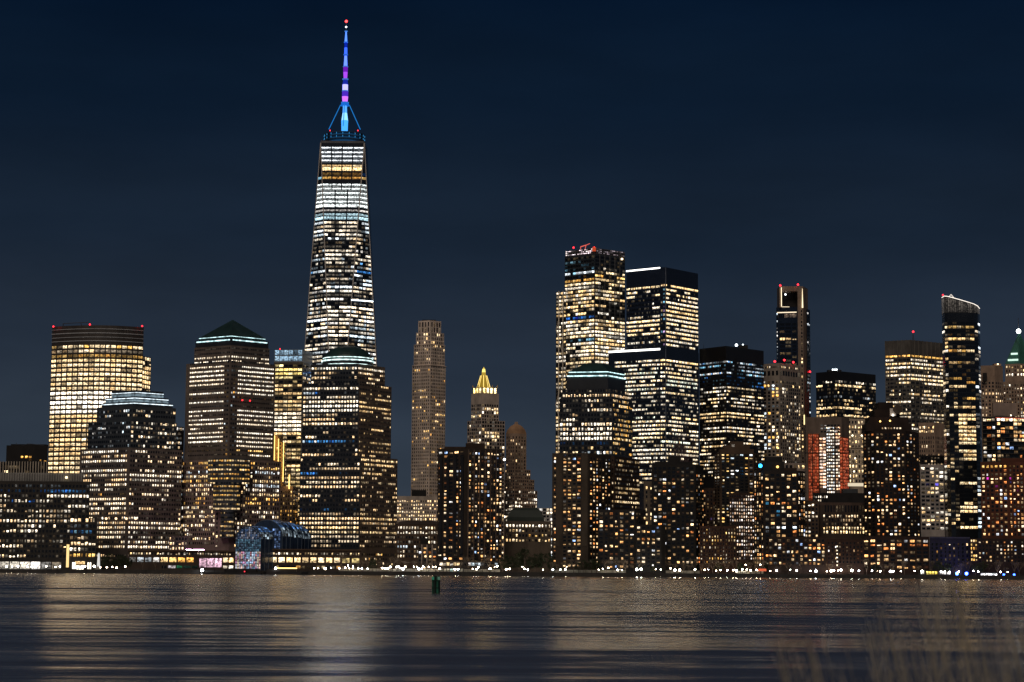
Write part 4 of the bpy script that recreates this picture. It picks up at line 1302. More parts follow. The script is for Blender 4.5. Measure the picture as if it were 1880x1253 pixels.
# ================================================================== black box tower with blue-white upper floors
b = B('office_tower', 'black box office tower with blue white lights on its upper floors', 'office tower', 1335, 2000)
t = b.tier(wall((.016, .015, .016), .3, .2, spec=.5), 635.5, [(1284, 30), (1333, 0), (1402, 44)])
ov = {0: dict(p=.0), 1: dict(p=.0), 2: dict(p=.0)}
for r_ in range(0, 4):
    ov[r_] = dict(p=.75, pal=TEAL + COOL + [(.2, .45, .9)], s=(.3, 1.3))
for r_ in range(4, 7):
    ov[r_] = dict(p=.3, pal=TEAL + BLUE, s=(.15, .8))
ov[13] = dict(p=0)
ov[14] = dict(p=.95, pal=CREAM, s=(1, 1.8))
ov[15] = dict(p=.8, pal=CREAM, s=(.8, 1.5))
b.win(t, style(.65, .75, WHITE + CREAM, (.6, 1.7), .7, poff=.12, over=ov, dim=.3), 6.75, 4.4, y0=661, y1=880, ww=.92, wh=.48)
for fi in (0, 1):
    A, Cc = Vector((*t.vis[fi], 0)), Vector((*t.vis[fi + 1], 0))
    for k in range(1, 4):
        q = A + (Cc - A) * (k / 4)
        b.part('mullion', MB().box((q.x, q.y - .2, GZ), (1.0, .8, t.z1 - GZ - 12), math.atan2(Cc.y - A.y, Cc.x - A.x)), BLACKISH)
b.block('roof_plant', BLACKISH, 1357, 1373, 634, 642, 2025, 8)
b.lamp(1352, 634, 2012, 1.4, (.85, .95, 1), 5, 'roof_lamp')
b.lamp(1364, 633.5, 2026, .9, (.85, .95, 1), 4, 'roof_lamp')
b.pole(1292, 632, 640, 2030, .25)

# ================================================================== slim tower with stone side wall and open crown
b = B('slim_tower', 'tallest slim tower with open framed crown and tan side wall', 'tower', 1455, 2150)
TAN = wall((.27, .20, .155), .8)
t = b.tier(wall((.012, .018, .034), .15, .2, spec=.8), 564, [(1425, 6), (1464, 0), (1468, 1)], dep=26)
ts = b.tier(TAN, 526, [(1464, -2), (1474, -2), (1483, 18)], dep=20)
tr = b.tier(wall((.012, .018, .034), .15, .2, spec=.8), 568, [(1481, 8), (1487, 14)], dep=12)
b.block('crown_pillar', TAN, 1431, 1434.5, 526, 565, 2152, 20)
b.block('crown_beam', TAN, 1434.4, 1465, 526, 535, 2154, 18)
b.block('crown_back_wall', BLACKISH, 1434, 1465, 536, 565, 2166, 6)
p0, p1 = at(1434.6, 528, 2151), at(1434.6, 563, 2151)
b.part('light_strip', MB().tube(Vector((p0.x, 2151.3, p0.z)), Vector((p0.x, 2151.3, p1.z)), .35), emit((1, .82, .55), 1.8))
p0, p1 = at(1435, 563.8, 2151), at(1449, 563.8, 2151)
b.part('light_strip', MB().tube(Vector((p0.x, 2150.5, p0.z)), Vector((p1.x, 2150.5, p0.z)), .3), emit((1, .82, .55), 1.3))
p0, p1 = at(1473.5, 530, 2145), at(1473.5, 565, 2145)
b.part('light_strip', MB().tube(Vector((p0.x, 2146.8, p0.z)), Vector((p0.x, 2146.8, p1.z)), .2, .8), emit((1, .8, .5), 1.6))
b.strip(t, 573.5, 1.6, emit((1, .8, .55), 1.5), 'light_strip', .3, faces=[0], ins=1)
b.win(t, style(.6, None, [(1, .7, .5)], (.06, .2), .2), 8, 3.2, y0=575.5, y1=584, faces=[0], ww=.7, wh=.9, margin=1)
ov = {0: dict(p=.35), 1: dict(p=.0), 2: dict(p=.5, pal=WARM), 3: dict(p=0), 4: dict(p=.35), 5: dict(p=.5), 6: dict(p=0), 7: dict(p=0), 8: dict(p=.05)}
b.win(t, style(.12, None, CREAM, (.4, 1.5), .5, over=ov), 6.8, 9.2, y0=592, y1=900, faces=[0], ww=.8, wh=.6, mull=2, u=(.12, 1))
b.win(t, style(.6, None, COOL, (.3, 1.0), .3), 6.8, 3, y0=566, y1=680, faces=[0], u=(.0, .05), cols=1, ww=.8, wh=.5, off=.3)
b.win(ts, style(.3, None, CREAM, (.5, 1.3), .5), 6.8, 9, y0=568, y1=920, faces=[0], u=(.55, .95), cols=1, ww=.7, wh=.55)
b.win(tr, style(.2, None, COOL, (.3, 1.3), .2), 6.8, 5, y0=572, y1=860, ww=.8, wh=.5)
for px_, py_, y_ in ((1432.5, 524.5, 2156), (1465, 523, 2152), (1487, 683, 2160)):
    b.lamp(px_, py_, y_, 1.5)
b.lamp(1442, 541, 2162, 1.0, (.9, .95, 1), 4, 'work_light')
mb = MB()
for k in range(6):
    mb.tube(at(1478.5, 720 + k * 7, 2138), at(1484.5, 727 + k * 7, 2138), .3).tube(at(1484.5, 720 + k * 7, 2138), at(1478.5, 727 + k * 7, 2138), .3)
for px_ in (1478.5, 1484.5):
    mb.tube(at(px_, 700, 2138), at(px_, 775, 2138), .4)
b.part('hoist_mast', mb, wall((.12, .02, .015), .7))

# ================================================================== pale gridded tower
b = B('apartment_tower', 'pale stone gridded tower with three red roof lamps before the slim tower', 'apartment tower', 1432, 2060)
t = b.tier(wall((.30, .25, .21), .8), 667, [(1400, 12), (1431, 0), (1469, 26)])
b.win(t, style(.35, None, WHITE + CREAM, (.4, 1.4), .3), 5.5, 4, y0=671, y1=676, faces=[0, 1], ww=.5, wh=.6)
b.win(t, style(.0, None, WHITE, (.4, 1.4), .3), 9.5, 7.6, y0=680, y1=690, faces=[0, 1], ww=.6, wh=.9)
ov = {1: dict(p=.6), 2: dict(p=.3), 3: dict(p=.5, pal=AMBER + CREAM)}
b.win(t, style(.42, None, CREAM + COOL + AMBER, (.4, 1.7), .3, over=ov), 6.4, 7.4, y0=698, y1=880, faces=[0], ww=.62, wh=.62, mull=2)
b.win(t, style(.32, None, CREAM + WHITE, (.4, 1.5), .3), 6.4, 6.2, y0=698, y1=880, faces=[1], ww=.55, wh=.62, mull=2)
for px_, py_, yy in ((1422.5, 664, 2064), (1440, 661.5, 2062), (1456.5, 665.5, 2074)):
    b.lamp(px_, py_, yy, 1.6)
t = b.tier(wall((.34, .27, .23), .8), 850, [(1440, 0), (1479, 4)], Y=2030, dep=14)
b.win(t, style(.7, None, CREAM, (.6, 1.3), .3), 8, 7, y0=853, y1=862, ww=.55, wh=.7)

# ================================================================== dark box office tower
b = B('office_tower', 'dark box office tower with two amber floors and roof floodlights', 'office tower', 1552, 2200)
t = b.tier(wall((.014, .013, .013), .35, .2, spec=.5), 681.5, [(1498, 22), (1537, 0), (1607.5, 40)])
ov = {0: dict(p=.35, pal=WHITE), 1: dict(p=.85, pal=CREAM, s=(.7, 1.5)), 2: dict(p=.3, pal=CREAM), 3: dict(p=.15), 4: dict(p=.3, pal=COOL, s=(.2, .6)), 5: dict(p=.45, pal=CREAM), 6: dict(p=.4), 7: dict(p=.85, pal=CREAM, s=(.7, 1.4)), 8: dict(p=.05), 9: dict(p=.85, pal=CREAM, s=(.6, 1.3))}
b.win(t, style(.3, None, CREAM, (.3, 1.3), .7, over=ov), 6.9, 3.6, y0=697, y1=790, ww=.88, wh=.55)
for px_ in (1529, 1533, 1536):
    b.lamp(px_, 679, 2206, .9, (.85, .95, 1), 5, 'roof_lamp')
b.block('roof_plant', BLACKISH, 1520, 1545, 679.5, 683, 2215, 8)

# ================================================================== building under construction behind orange netting
b = B('construction_tower', 'concrete tower under construction wrapped in orange netting and white work lights', 'construction site', 1518, 2000)
t = b.tier(wall((.17, .125, .10), .85), 766, [(1479, 6), (1545, 0), (1559, 12)])
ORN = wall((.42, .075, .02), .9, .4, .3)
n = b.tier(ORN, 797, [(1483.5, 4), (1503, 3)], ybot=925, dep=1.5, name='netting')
b.win(n, style(1, None, [(1, .15, .05), (1, .24, .10)], (.16, .34), .3, dim=.1), 5.9, 3.2, y0=798, y1=915, ww=.93, wh=.9, mull=3)  # glow of the lit netting, put in as emissive cells built like windows
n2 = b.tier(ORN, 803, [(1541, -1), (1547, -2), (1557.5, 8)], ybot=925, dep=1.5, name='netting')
b.win(n2, style(1, None, [(1, .15, .05), (1, .24, .10)], (.24, .38), .3, dim=.1), 5.9, 3.0, y0=804, y1=915, ww=.93, wh=.9, mull=3)  # same emissive cells for the glow of the right netting
b.win(t, style(.9, None, [(1, .5, .28), (1, .75, .6), (1, .62, .42)], (1.0, 2.4), .3), 5.9, 9, y0=803, y1=900, faces=[0], u=(.37, .56), cols=2, ww=.9, wh=.62, mull=2)
b.win(t, style(.95, None, COOL + WHITE, (.9, 2.2), .3), 5.9, 5, y0=783, y1=908, faces=[0], u=(.57, .80), cols=4, ww=.7, wh=.5, mull=2)
b.win(t, style(.95, None, [(1, .8, .65), (1, .55, .3), WHITE[0]], (.9, 2), .3), 5.9, 5, y0=783, y1=903, faces=[0], u=(.83, .97), cols=2, ww=.85, wh=.6, mull=2)
b.win(t, style(.3, None, COOL, (.2, .9), .3), 5.9, 6, y0=778, y1=796, faces=[0], u=(.4, .97), ww=.7, wh=.4, off=.3)
for u_ in (.17, .36, .56, .81):
    A, Cc = Vector((*t.vis[0], 0)), Vector((*t.vis[1], 0))
    q = A + (Cc - A) * u_
    b.part('scaffold_mast', MB().box((q.x, q.y - 2.6, GZ), (.7, .7, at(1510, 797, 2000).z - GZ)), BLACKISH)
mb = MB()
mb.tube(at(1477, 832, 1995), at(1560, 832, 1995), .5, n=4)
b.part('scaffold_rail', mb, BLACKISH)
p0, p1 = at(1476.5, 762, 2120), at(1476.5, 780, 2120)
b.part('light_strip', MB().tube(Vector((p0.x, 2120, p0.z)), Vector((p0.x, 2120, p1.z)), .6), emit((1, .75, .35), 1.8))

# ================================================================== floodlit classical block
b = B('stone_tower', 'cream floodlit classical stone block right of the orange netting', 'office block', 1575, 2060)
t = b.tier(wall((.50, .40, .30), .8), 769, [(1556, 0), (1603, 3)], dep=24)
b.win(t, style(.55, None, CREAM, (.8, 1.6), .3, over={1: dict(p=.95, s=(1.3, 2)), 5: dict(p=.8)}), 9, 6, y0=771, y1=890, ww=.5, wh=.55)
b.strip(t, 787, 1.2, wall((.55, .45, .35), .8), 'cornice', 1.0)
b.strip(t, 822, 1.2, wall((.55, .45, .35), .8), 'cornice', 1.0)
for px_, py_ in ((1565, 800), (1582, 800), (1570, 842), (1590, 842), (1568, 866)):
    b.lamp(px_, py_, 2056, .8, (1, .85, .6), 5, 'floodlight')
b = B('office_block', 'low dark pavilion roof with bright lattice edge beneath the orange netting', 'office block', 1540, 1900)
t = b.tier(BLACKISH, 905, [(1492, 0), (1590, 2)], dep=30)
b.win(t, style(.5, None, WHITE, (.4, 1.4), .5), 7, 4, y0=909, y1=924, u=(.0, .28), ww=.5, wh=.5)
b.block('plant_room', wall((.05, .055, .06), .6), 1548, 1575, 898, 906, 1910, 12)
p0, p1 = at(1557, 886, 1960), at(1589, 889, 1960)
b.part('lit_truss', MB().box(((p0.x + p1.x) / 2, 1960, p1.z - 2.2), (p1.x - p0.x, 3, 3.0)), emit((1, .85, .6), .8))

# ================================================================== flat office
b = B('office_block', 'flat brown office with two full rows of lit windows on the right waterfront', 'office block', 1542, 1600)
t = b.tier(wall((.06, .042, .033), .9), 924, [(1500, 4), (1505, 0), (1588, 2)], dep=24)
b.part('parapet', MB().prism(scaled(t.poly, 1.012), t.z1 - 1.6, t.z1 + .6), wall((.09, .06, .048), .9))
b.win(t, style(0, None, WARM, (.3, 1), 0), 14, 5.4, y0=927, y1=942, faces=[1], ww=.45, wh=.85, u=(.08, 1))
b.win(t, style(.3, None, WARM, (.3, 1.6), .3, over={0: dict(p=.65, pal=WARM, s=(.5, 1.6)), 1: dict(p=.3, s=(.2, .6)), 3: dict(p=.98, pal=CREAM, s=(1.0, 1.6)), 4: dict(p=.98, pal=CREAM, s=(1.1, 1.7))}), 7.3, 5.2, y0=944, y1=984, faces=[1], ww=.55, wh=.62, u=(.05, 1))

# ================================================================== ornate apartment tower
b = B('apartment_tower', 'dark brick apartment tower with rounded ornate rooftop and white floodlit niche', 'apartment tower', 1636, 1570)
DB = wall((.022, .014, .012), .9)
t = b.tier(DB, 792, [(1584, 12), (1606, 0), (1662, 0), (1687, 16)], dep=25)
for (xa, xb, ya, yb_) in ((1590, 1674, 778, 792), (1596, 1668, 766, 778), (1606, 1652, 752, 766), (1613, 1640, 739, 752)):
    b.block('roof_step', DB, xa, xb, ya, yb_ + .3, 1572 + (792 - ya) * .15, 20)
    if xa < 1606:
        zz = at(1640, ya + 4, 1571).z
p = at(1640, 757, 1574)
b.part('niche', MB().prism([(p.x - 2.6, 1574.0), (p.x + 2.2, 1574.0), (p.x + 2.2, 1574.6), (p.x - 2.6, 1574.6)], at(1640, 764, 1574).z, at(1640, 750, 1574).z, bottom=True), wall((.5, .45, .4), .8))
b.lamp(1639.5, 762.5, 1573.2, .8, (1, .92, .82), 5, 'floodlight')
b.part('roof_drum', MB().tube(at(1648, 752, 1573), at(1648, 752, 1580), 3.6, n=20), wall((.06, .045, .035), .8))
for px_, py_ in ((1616, 774), (1634, 773)):
    b.lamp(px_, py_, 1572, .7, (1, .55, .15), 4, 'roof_lamp')
b.win(t, style(.46, None, RESI, (.3, 1.8), .15), 6.3, 7.6, y0=795, y1=985, faces=[1], ww=.5, wh=.55, mull=2)
b.win(t, style(.4, None, RESI, (.3, 1.4), .1), 6.3, 7, y0=795, y1=985, faces=[0], cols=3, ww=.45, wh=.55)
b.win(t, style(.35, None, RESI, (.3, 1.3), .1), 6.3, 7, y0=795, y1=985, faces=[2], cols=4, ww=.4, wh=.5)
b.win(t, style(.85, None, WARM, (.6, 1.4), .3), 5, 5, y0=784, y1=790, faces=[1], ww=.5, wh=.6, off=.1, u=(.2, .9))

# ================================================================== grey tower with antenna
b = B('office_tower', 'grey ribbed office tower with amber top floor and red-tipped antenna', 'office tower', 1675, 2120)
t = b.tier(wall((.10, .09, .08), .6), 624.5, [(1625, 14), (1671, 0), (1732, 30)])
ov = {0: dict(p=.95, pal=AMBER, s=(.9, 1.6)), 1: dict(p=.4, pal=WHITE)}
for r_ in (2, 3, 5, 6):
    ov[r_] = dict(p=.92, pal=CREAM + WHITE, s=(1.0, 1.9))
for r_ in (8, 9):
    ov[r_] = dict(p=.1)
b.win(t, style(.65, .7, WHITE + CREAM, (.5, 1.6), .75, poff=.15, over=ov, dim=.25), 7.1, 3.1, y0=650, y1=850, ww=.93, wh=.52)
for fi, nn in ((0, 6), (1, 8)):
    A, Cc = Vector((*t.vis[fi], 0)), Vector((*t.vis[fi + 1], 0))
    for k in range(1 if fi else 0, nn + 1):
        q = A + (Cc - A) * (k / nn)
        b.part('rib', MB().box((q.x, q.y - .3, GZ), (.55, .9, t.z1 - GZ + .3), math.atan2(Cc.y - A.y, Cc.x - A.x)), wall((.15, .135, .12), .6))
b.pole(1676.5, 611, 624, 2140, .7, 'antenna_mast')
b.lamp(1676.5, 609.5, 2140, 1.5)

# ================================================================== curved glass apartment tower
b = B('glass_tower', 'dark curved glass apartment tower with slanted white lit crown', 'apartment tower', 1765, 1680)
DG = wall((.014, .016, .020), .12, .25, spec=.8)
NF = 10
pts = [(1729.5, 14), (1734, 4)] + [(1740 + (1788 - 1740) * i / 6, 0 + .4 * (i - 3) ** 2 * .3) for i in range(7)] + [(1795, 5), (1798.5, 14)]
t = b.tier(DG, 575, pts, dep=18)
# sloping crown of lit glass
zl, zr_ = at(1729.5, 546, 1690).z, at(1799, 566, 1690).z
mb = MB()
vis = t.vis
xa, xb = vis[0][0], vis[-1][0]
crown_pts = []
for (x, y) in vis:
    f = (x - xa) / (xb - xa)
    crown_pts.append((Vector((x, y, t.z1)), Vector((x, y, zl + (zr_ - zl) * f))))
for k in range(len(vis) - 1):
    mb.quad(crown_pts[k][0], crown_pts[k + 1][0], crown_pts[k + 1][1], crown_pts[k][1])
    o = Vector((0, 1.2, 0))
    mb.quad(crown_pts[k][1] + o, crown_pts[k + 1][1] + o, crown_pts[k + 1][0] + o, crown_pts[k][0] + o)
    mb.quad(crown_pts[k][1], crown_pts[k + 1][1], crown_pts[k + 1][1] + o, crown_pts[k][1] + o)
b.part('crown_screen', mb, wall((.03, .032, .036), .2))
rg = b.rng
for k in range(len(vis) - 1):
    a0, a1 = crown_pts[k]
    c0, c1 = crown_pts[k + 1]
    nrm = (c0 - a0).cross(a1 - a0).normalized()
    for q in range(2):
        s0, s1 = q / 2 + .04, (q + 1) / 2 - .04
        A0, A1 = lerp(a0, c0, s0), lerp(a0, c0, s1)
        T0, T1 = lerp(a1, c1, s0), lerp(a1, c1, s1)
        v = rg.uniform(.015, .07)
        b.pane((lerp(A0, T0, .05) + nrm * .2, lerp(A1, T1, .05) + nrm * .2, lerp(A1, T1, .93) + nrm * .2, lerp(A0, T0, .93) + nrm * .2), (v, v * .86, v * .72), 1)
    b.part('light_strip', MB().tube(a1 + Vector((0, -.2, .1)), c1 + Vector((0, -.2, .1)), .28, n=5), emit((1, .90, .78), 1.6))
b.block('roof_crane_base', STEEL, 1742, 1751, 545, 556, 1694, 5)
mb = MB().tube(at(1740, 548, 1693), at(1746, 541, 1693), .4).tube(at(1746, 541, 1693), at(1751, 547, 1693), .4)
b.part('roof_crane', mb, emit((1, .9, .8), .8))
b.lamp(1731, 542, 1692, .9)
full = {1: 1, 2: .5, 4: .9, 6: .7, 7: .8, 14: .8, 16: .6, 19: .7, 21: .9, 22: .8, 23: .95, 24: .8, 25: .7, 26: .8, 27: .9, 28: .97, 29: .97, 31: .6, 32: .97, 33: .9, 40: .97, 46: .9, 47: .97, 51: .95}
ov = {}
for r_ in range(60):
    ov[r_] = dict(p=full.get(r_, .05), pal=CREAM + AMBER if r_ < 20 else CREAM, s=(.3, .85) if r_ < 20 else (.7, 1.5))
b.win(t, style(.1, 1.0, CREAM, (.7, 1.6), .8, over=ov, dim=.1), 7.35, 8, y0=590, y1=737, faces=list(range(2, 8)), cols=1, ww=.96, wh=.68, mull=2, margin=0)
lov = {k - 20: v for k, v in ov.items() if k >= 20}
b.win(t, style(.1, 1.0, CREAM, (.9, 1.7), .8, over=lov, dim=.1), 7.35, 8, y0=737, y1=976, faces=list(range(4, 8)), cols=1, ww=.96, wh=.68, mull=2, margin=0)
b.win(t, style(.12, None, CREAM, (.4, 1.2), .5), 7.35, 8, y0=737, y1=976, faces=[2, 3], cols=1, ww=.9, wh=.6, mull=2, margin=0)
b.win(t, style(.33, None, CREAM + WHITE, (.5, 1.5), .6), 7.35, 8, y0=590, y1=976, faces=[0, 1], cols=1, ww=.9, wh=.66, mull=2, margin=0)
b.win(t, style(.25, None, WHITE + COOL, (.3, 1.5), .3), 7.35, 8, y0=590, y1=976, faces=[8, 9], cols=1, ww=.9, wh=.66, mull=2, margin=0)

# ================================================================== towers at the right edge
b = B('stone_tower', 'brown flat-topped stone tower between the curved glass and green-roofed towers', 'office tower', 1822, 2240)
t = b.tier(STONE_BROWN, 671, [(1800, 6), (1826, 0), (1841, 10)])
b.win(t, style(.3, None, WARM, (.6, 1.5), .4, over={0: dict(p=0), 1: dict(p=.1), 3: dict(p=.8), 4: dict(p=.1), 6: dict(p=.7)}), 6.6, 6.4, y0=700, y1=780, ww=.45, wh=.55)
b.block('plant_room', BLACKISH, 1805, 1812, 685, 700, 2239.2, 2)
b.lamp(1832, 669, 2244, .9, (1, .75, .4), 4, 'roof_lamp')
b.block('plant_room', STONE_BROWN, 1825, 1838, 668, 672, 2246, 8)

b = B('spired_tower', 'stone tower with green pyramid roof and starlike white lamp at right edge', 'tower', 1870, 2300)
t = b.tier(STONE_BROWN, 668, [(1845, 8), (1872, 0), (1900, 8)])
tl = b.tier(STONE_BROWN, 700, [(1841, 8), (1872, -3), (1905, 8)])
b.win(t, style(.6, None, CREAM, (.4, 1.2), .2), 7, 5, y0=670, y1=684, ww=.45, wh=.55)
b.win(t, style(.95, None, WHITE, (1.0, 1.8), .2), 8, 5, y0=684, y1=691, ww=.5, wh=.6)
b.win(tl, style(.35, None, CREAM + WHITE, (.5, 1.6), .3), 6.4, 5, y0=704, y1=790, ww=.45, wh=.55)
GREEN = wall((.04, .15, .115), .6, .4)
pz = at(1870, 613, 2312).z
b.part('pyramid_roof', MB().prism(t.poly, t.z1 + .02, pz, scaled(t.poly, .05)), GREEN)
A, Cc = Vector((*t.vis[0], 0)), Vector((*t.vis[1], 0))
for row, fr_, n in ((1, .10, 8), (2, .30, 6)):
    for k in range(n):
        u_ = .12 + .76 * k / (n - 1)
        u_ = .5 + (u_ - .5) * (1 - fr_)
        base = A + (Cc - A) * u_
        cen = Vector((sum(p[0] for p in t.poly) / 4, sum(p[1] for p in t.poly) / 4, 0))
        q = base + (cen - base) * (fr_ * .93)
        zq = t.z1 + (pz - t.z1) * fr_
        b.part('dormer_light', MB().box((q.x, q.y - .5, zq), (1.0, 1.2, 2.0)), emit((.75, 1, .85), 1.2))
b.pole(1870, 584, 612, 2312, .5, 'spire_rod')
b.lamp(1870, 608.5, 2309, 2.6, (.95, 1, .97), 14, 'roof_lamp')

b = B('apartment_tower', 'dark balconied apartment tower with blank pale roof screen at right edge', 'apartment tower', 1845, 1640)
t = b.tier(wall((.020, .019, .020), .6), 765, [(1803, 6), (1828, 0), (1915, 10)], dep=20)
ov = {0: dict(p=.9, pal=CREAM + WHITE, s=(1, 2))}
b.win(t, style(.36, None, RESI, (.4, 1.6), .5, over=ov), 7.4, 8.2, y0=767, y1=870, ww=.82, wh=.62, mull=3)
for k in range(12):
    b.strip(t, 774 + k * 7.4, .7, wall((.07, .065, .06), .7), 'balcony_edge', 1.2)
b.block('roof_screen', wall((.24, .18, .15), .8), 1823, 1866, 740, 764, 1646, 3)
b.part('sign_light', MB().ball(at(1856, 763, 1641), .6), emit((1, .85, .6), 4))
b.strip(t, 767.5, 1.2, emit((1, .18, .12), .6), 'red_light_strip', .5, faces=[1])

b = B('apartment_tower', 'red brick apartment tower with varied coloured windows at lower right edge', 'apartment tower', 1840, 1580)
t = b.tier(BRICK_RED, 848, [(1800, 8), (1850, 0), (1920, 8)], dep=22)
ov = {0: dict(p=.6, pal=AMBER, s=(.6, 1.3))}
b.win(t, style(.5, None, RESI + [(.9, .05, .6), (.2, .2, 1)], (.3, 1.7), .15, over=ov), 7.3, 7.2, y0=853, y1=986, ww=.5, wh=.55, mull=2)
tt = b.tier(BRICK_RED, 842, [(1838, 10), (1920, 9)], ybot=850, dep=14)

b = B('stone_tower', 'brown stone block with a bright row of arched windows left of the curved tower', 'office block', 1710, 1900)
t = b.tier(STONE_BROWN, 776, [(1686, 6), (1716, 0), (1736, 12)])
b.win(t, style(.9, None, CREAM, (.8, 1.5), .2, over={0: dict(p=.9), 1: dict(p=.9)}), 7.5, 4, y0=781, y1=796, faces=[0], ww=.6, wh=.55)
b.win(t, style(.12, None, WARM, (.3, 1), .2), 8, 4, y0=800, y1=850, ww=.4, wh=.6)
b = B('apartment_block', 'dark stepped rooftop block above the white gridded block', 'apartment block', 1708, 1760)
t = b.tier(BLACKISH, 836, [(1684, 0), (1738, 3)], dep=22)
b.win(t, style(.35, None, WARM, (.3, 1.3), .4), 6, 6, y0=838, y1=856, ww=.5, wh=.5)

b = B('apartment_block', 'white gridded apartment block with a few coloured windows beside the curved tower', 'apartment block', 1712, 1700)
t = b.tier(wall((.34, .30, .28), .8), 853, [(1689, 2), (1733, 0), (1737, 8)], dep=16)
ov = {4: dict(p=.5, pal=[(.2, .15, 1), CREAM[0], AMBER[0]], s=(.5, 1.5)), 13: dict(p=.9, pal=CREAM, s=(.8, 1.5))}
b.win(t, style(.35, None, CREAM + WHITE, (.3, 1.5), .3, over=ov), 7.3, 7.4, y0=857, y1=975, faces=[0], ww=.72, wh=.55, mull=2)

b = B('apartment_block', 'low waterfront brick block with large glowing windows under the ornate tower', 'apartment block', 1640, 1530)
t = b.tier(wall((.028, .015, .012), .9), 985, [(1583, 0), (1706, 1)], dep=16)
b.win(t, style(.5, None, RESI, (.3, 1.5), .3), 6.8, 11.8, y0=990, y1=1043, ww=.64, wh=.62, mull=2)
b = B('apartment_block', 'unlit blue-tinted waterfront block behind the blue promenade lights', 'apartment block', 1745, 1535)
t = b.tier(wall((.020, .020, .045), .8), 985.5, [(1706.5, 0), (1780, 2)], dep=16)
b.win(t, style(.1, None, AMBER + WARM, (.3, 1.1), .2), 7, 8, y0=996, y1=1040, ww=.4, wh=.6)
b.strip(t, 987.5, 2.2, wall((.06, .06, .10), .8), 'cornice', .5)
b = B('apartment_block', 'dark red waterfront block with one column of small amber windows at lower right', 'apartment block', 1810, 1525)
t = b.tier(wall((.028, .016, .014), .9), 989, [(1780.5, 1), (1920, 2)], dep=16)
b.win(t, style(.8, None, AMBER + CREAM, (.5, 1.4), .3), 6.8, 3.4, y0=990, y1=1030, u=(.0, .09), ww=.55, wh=.6)
b.win(t, style(.22, None, RESI + COOL, (.3, 1.3), .2), 6.8, 6.6, y0=992, y1=1036, u=(.1, 1), ww=.5, wh=.5)
finish_windows()

# ================================================================== ground, river, seawall
def sheet(name, x0, x1, y0, y1, z, mat, nx=1, ny=1):
    mb = MB()
    mb.quad(Vector((x0, y0, z)), Vector((x1, y0, z)), Vector((x1, y1, z)), Vector((x0, y1, z)))
    o = mb.build(name, mat)
    o['kind'] = 'structure'
    return o


sheet('ground', -4500, 4500, 1503, 9000, GZ - .02, wall((.055, .05, .045), .9, .4, .05))
mb = MB().prism([(-4500, 1500), (4500, 1500), (4500, 1503.2), (-4500, 1503.2)], -1.0, GZ + .25)
o = mb.build('seawall', wall((.035, .033, .032), .9, .4, .2))
tag(o, 'long dark stone seawall along the far bank of the river', 'seawall', None, 'thing')
sheet('bank', -60, 60, -60, 9, 5.55, wall((.05, .045, .03), .95))


def water_material():
    m, nt, out = nodes('river_water')
    N, L = nt.nodes, nt.links
    g = N.new('ShaderNodeNewGeometry')

    def noise(sx, sy, detail, rough, seed):
        mp = N.new('ShaderNodeMapping')
        mp.inputs['Scale'].default_value = (sx, sy, 1)
        mp.inputs['Location'].default_value = (seed, seed * 1.7, 0)
        n = N.new('ShaderNodeTexNoise')
        n.inputs['Scale'].default_value = 1
        n.inputs['Detail'].default_value = detail
        n.inputs['Roughness'].default_value = rough
        L.new(g.outputs['Position'], mp.inputs['Vector'])
        L.new(mp.outputs['Vector'], n.inputs['Vector'])
        return n.outputs['Fac']
    def combine(op, x, y):
        n = N.new('ShaderNodeMath')
        n.operation = op
        for q, v in enumerate((x, y)):
            if isinstance(v, (int, float)):
                n.inputs[q].default_value = v
            else:
                L.new(v, n.inputs[q])
        return n.outputs[0]
    a = noise(1 / 420, 1 / 150, 2, .5, 3.1)
    c = noise(1 / 110, 1 / 34, 2, .6, 11.3)
    e = noise(1 / 40, 1 / 8, 2, .6, 5.7)
    f = noise(1 / 14, 1 / 2.0, 3, .6, 8.9)
    tot = combine('ADD', combine('ADD', combine('MULTIPLY', a, .20), combine('MULTIPLY', c, .30)), combine('ADD', combine('MULTIPLY', e, .29), combine('MULTIPLY', f, .21)))
    # the long swell: faces turned to the bank mirror the dark high sky, flat stretches mirror the lit towers
    r = N.new('ShaderNodeMapRange')
    r.inputs['From Min'].default_value = .455
    r.inputs['From Max'].default_value = .565
    r.inputs['To Min'].default_value = .008
    r.inputs['To Max'].default_value = .12
    L.new(tot, r.inputs['Value'])
    nv = N.new('ShaderNodeCombineXYZ')
    nv.inputs[2].default_value = 1
    L.new(combine('MULTIPLY', r.outputs[0], -1), nv.inputs[1])
    gx = noise(1 / 70, 1 / 40, 2, .5, 21.7)
    L.new(combine('MULTIPLY', combine('SUBTRACT', gx, .5), .07), nv.inputs[0])
    nn = N.new('ShaderNodeVectorMath')
    nn.operation = 'NORMALIZE'
    L.new(nv.outputs[0], nn.inputs[0])
    p = N.new('ShaderNodeBsdfPrincipled')
    p.inputs['Base Color'].default_value = (.76, .685, .60, 1)
    p.inputs['Metallic'].default_value = .9
    p.inputs['IOR'].default_value = 1.33
    p.inputs['Roughness'].default_value = .20
    L.new(nn.outputs['Vector'], p.inputs['Normal'])
    L.new(p.outputs['BSDF'], out.inputs['Surface'])
    return m


sheet('river', -4500, 4500, -60, 1500.5, 0, water_material())

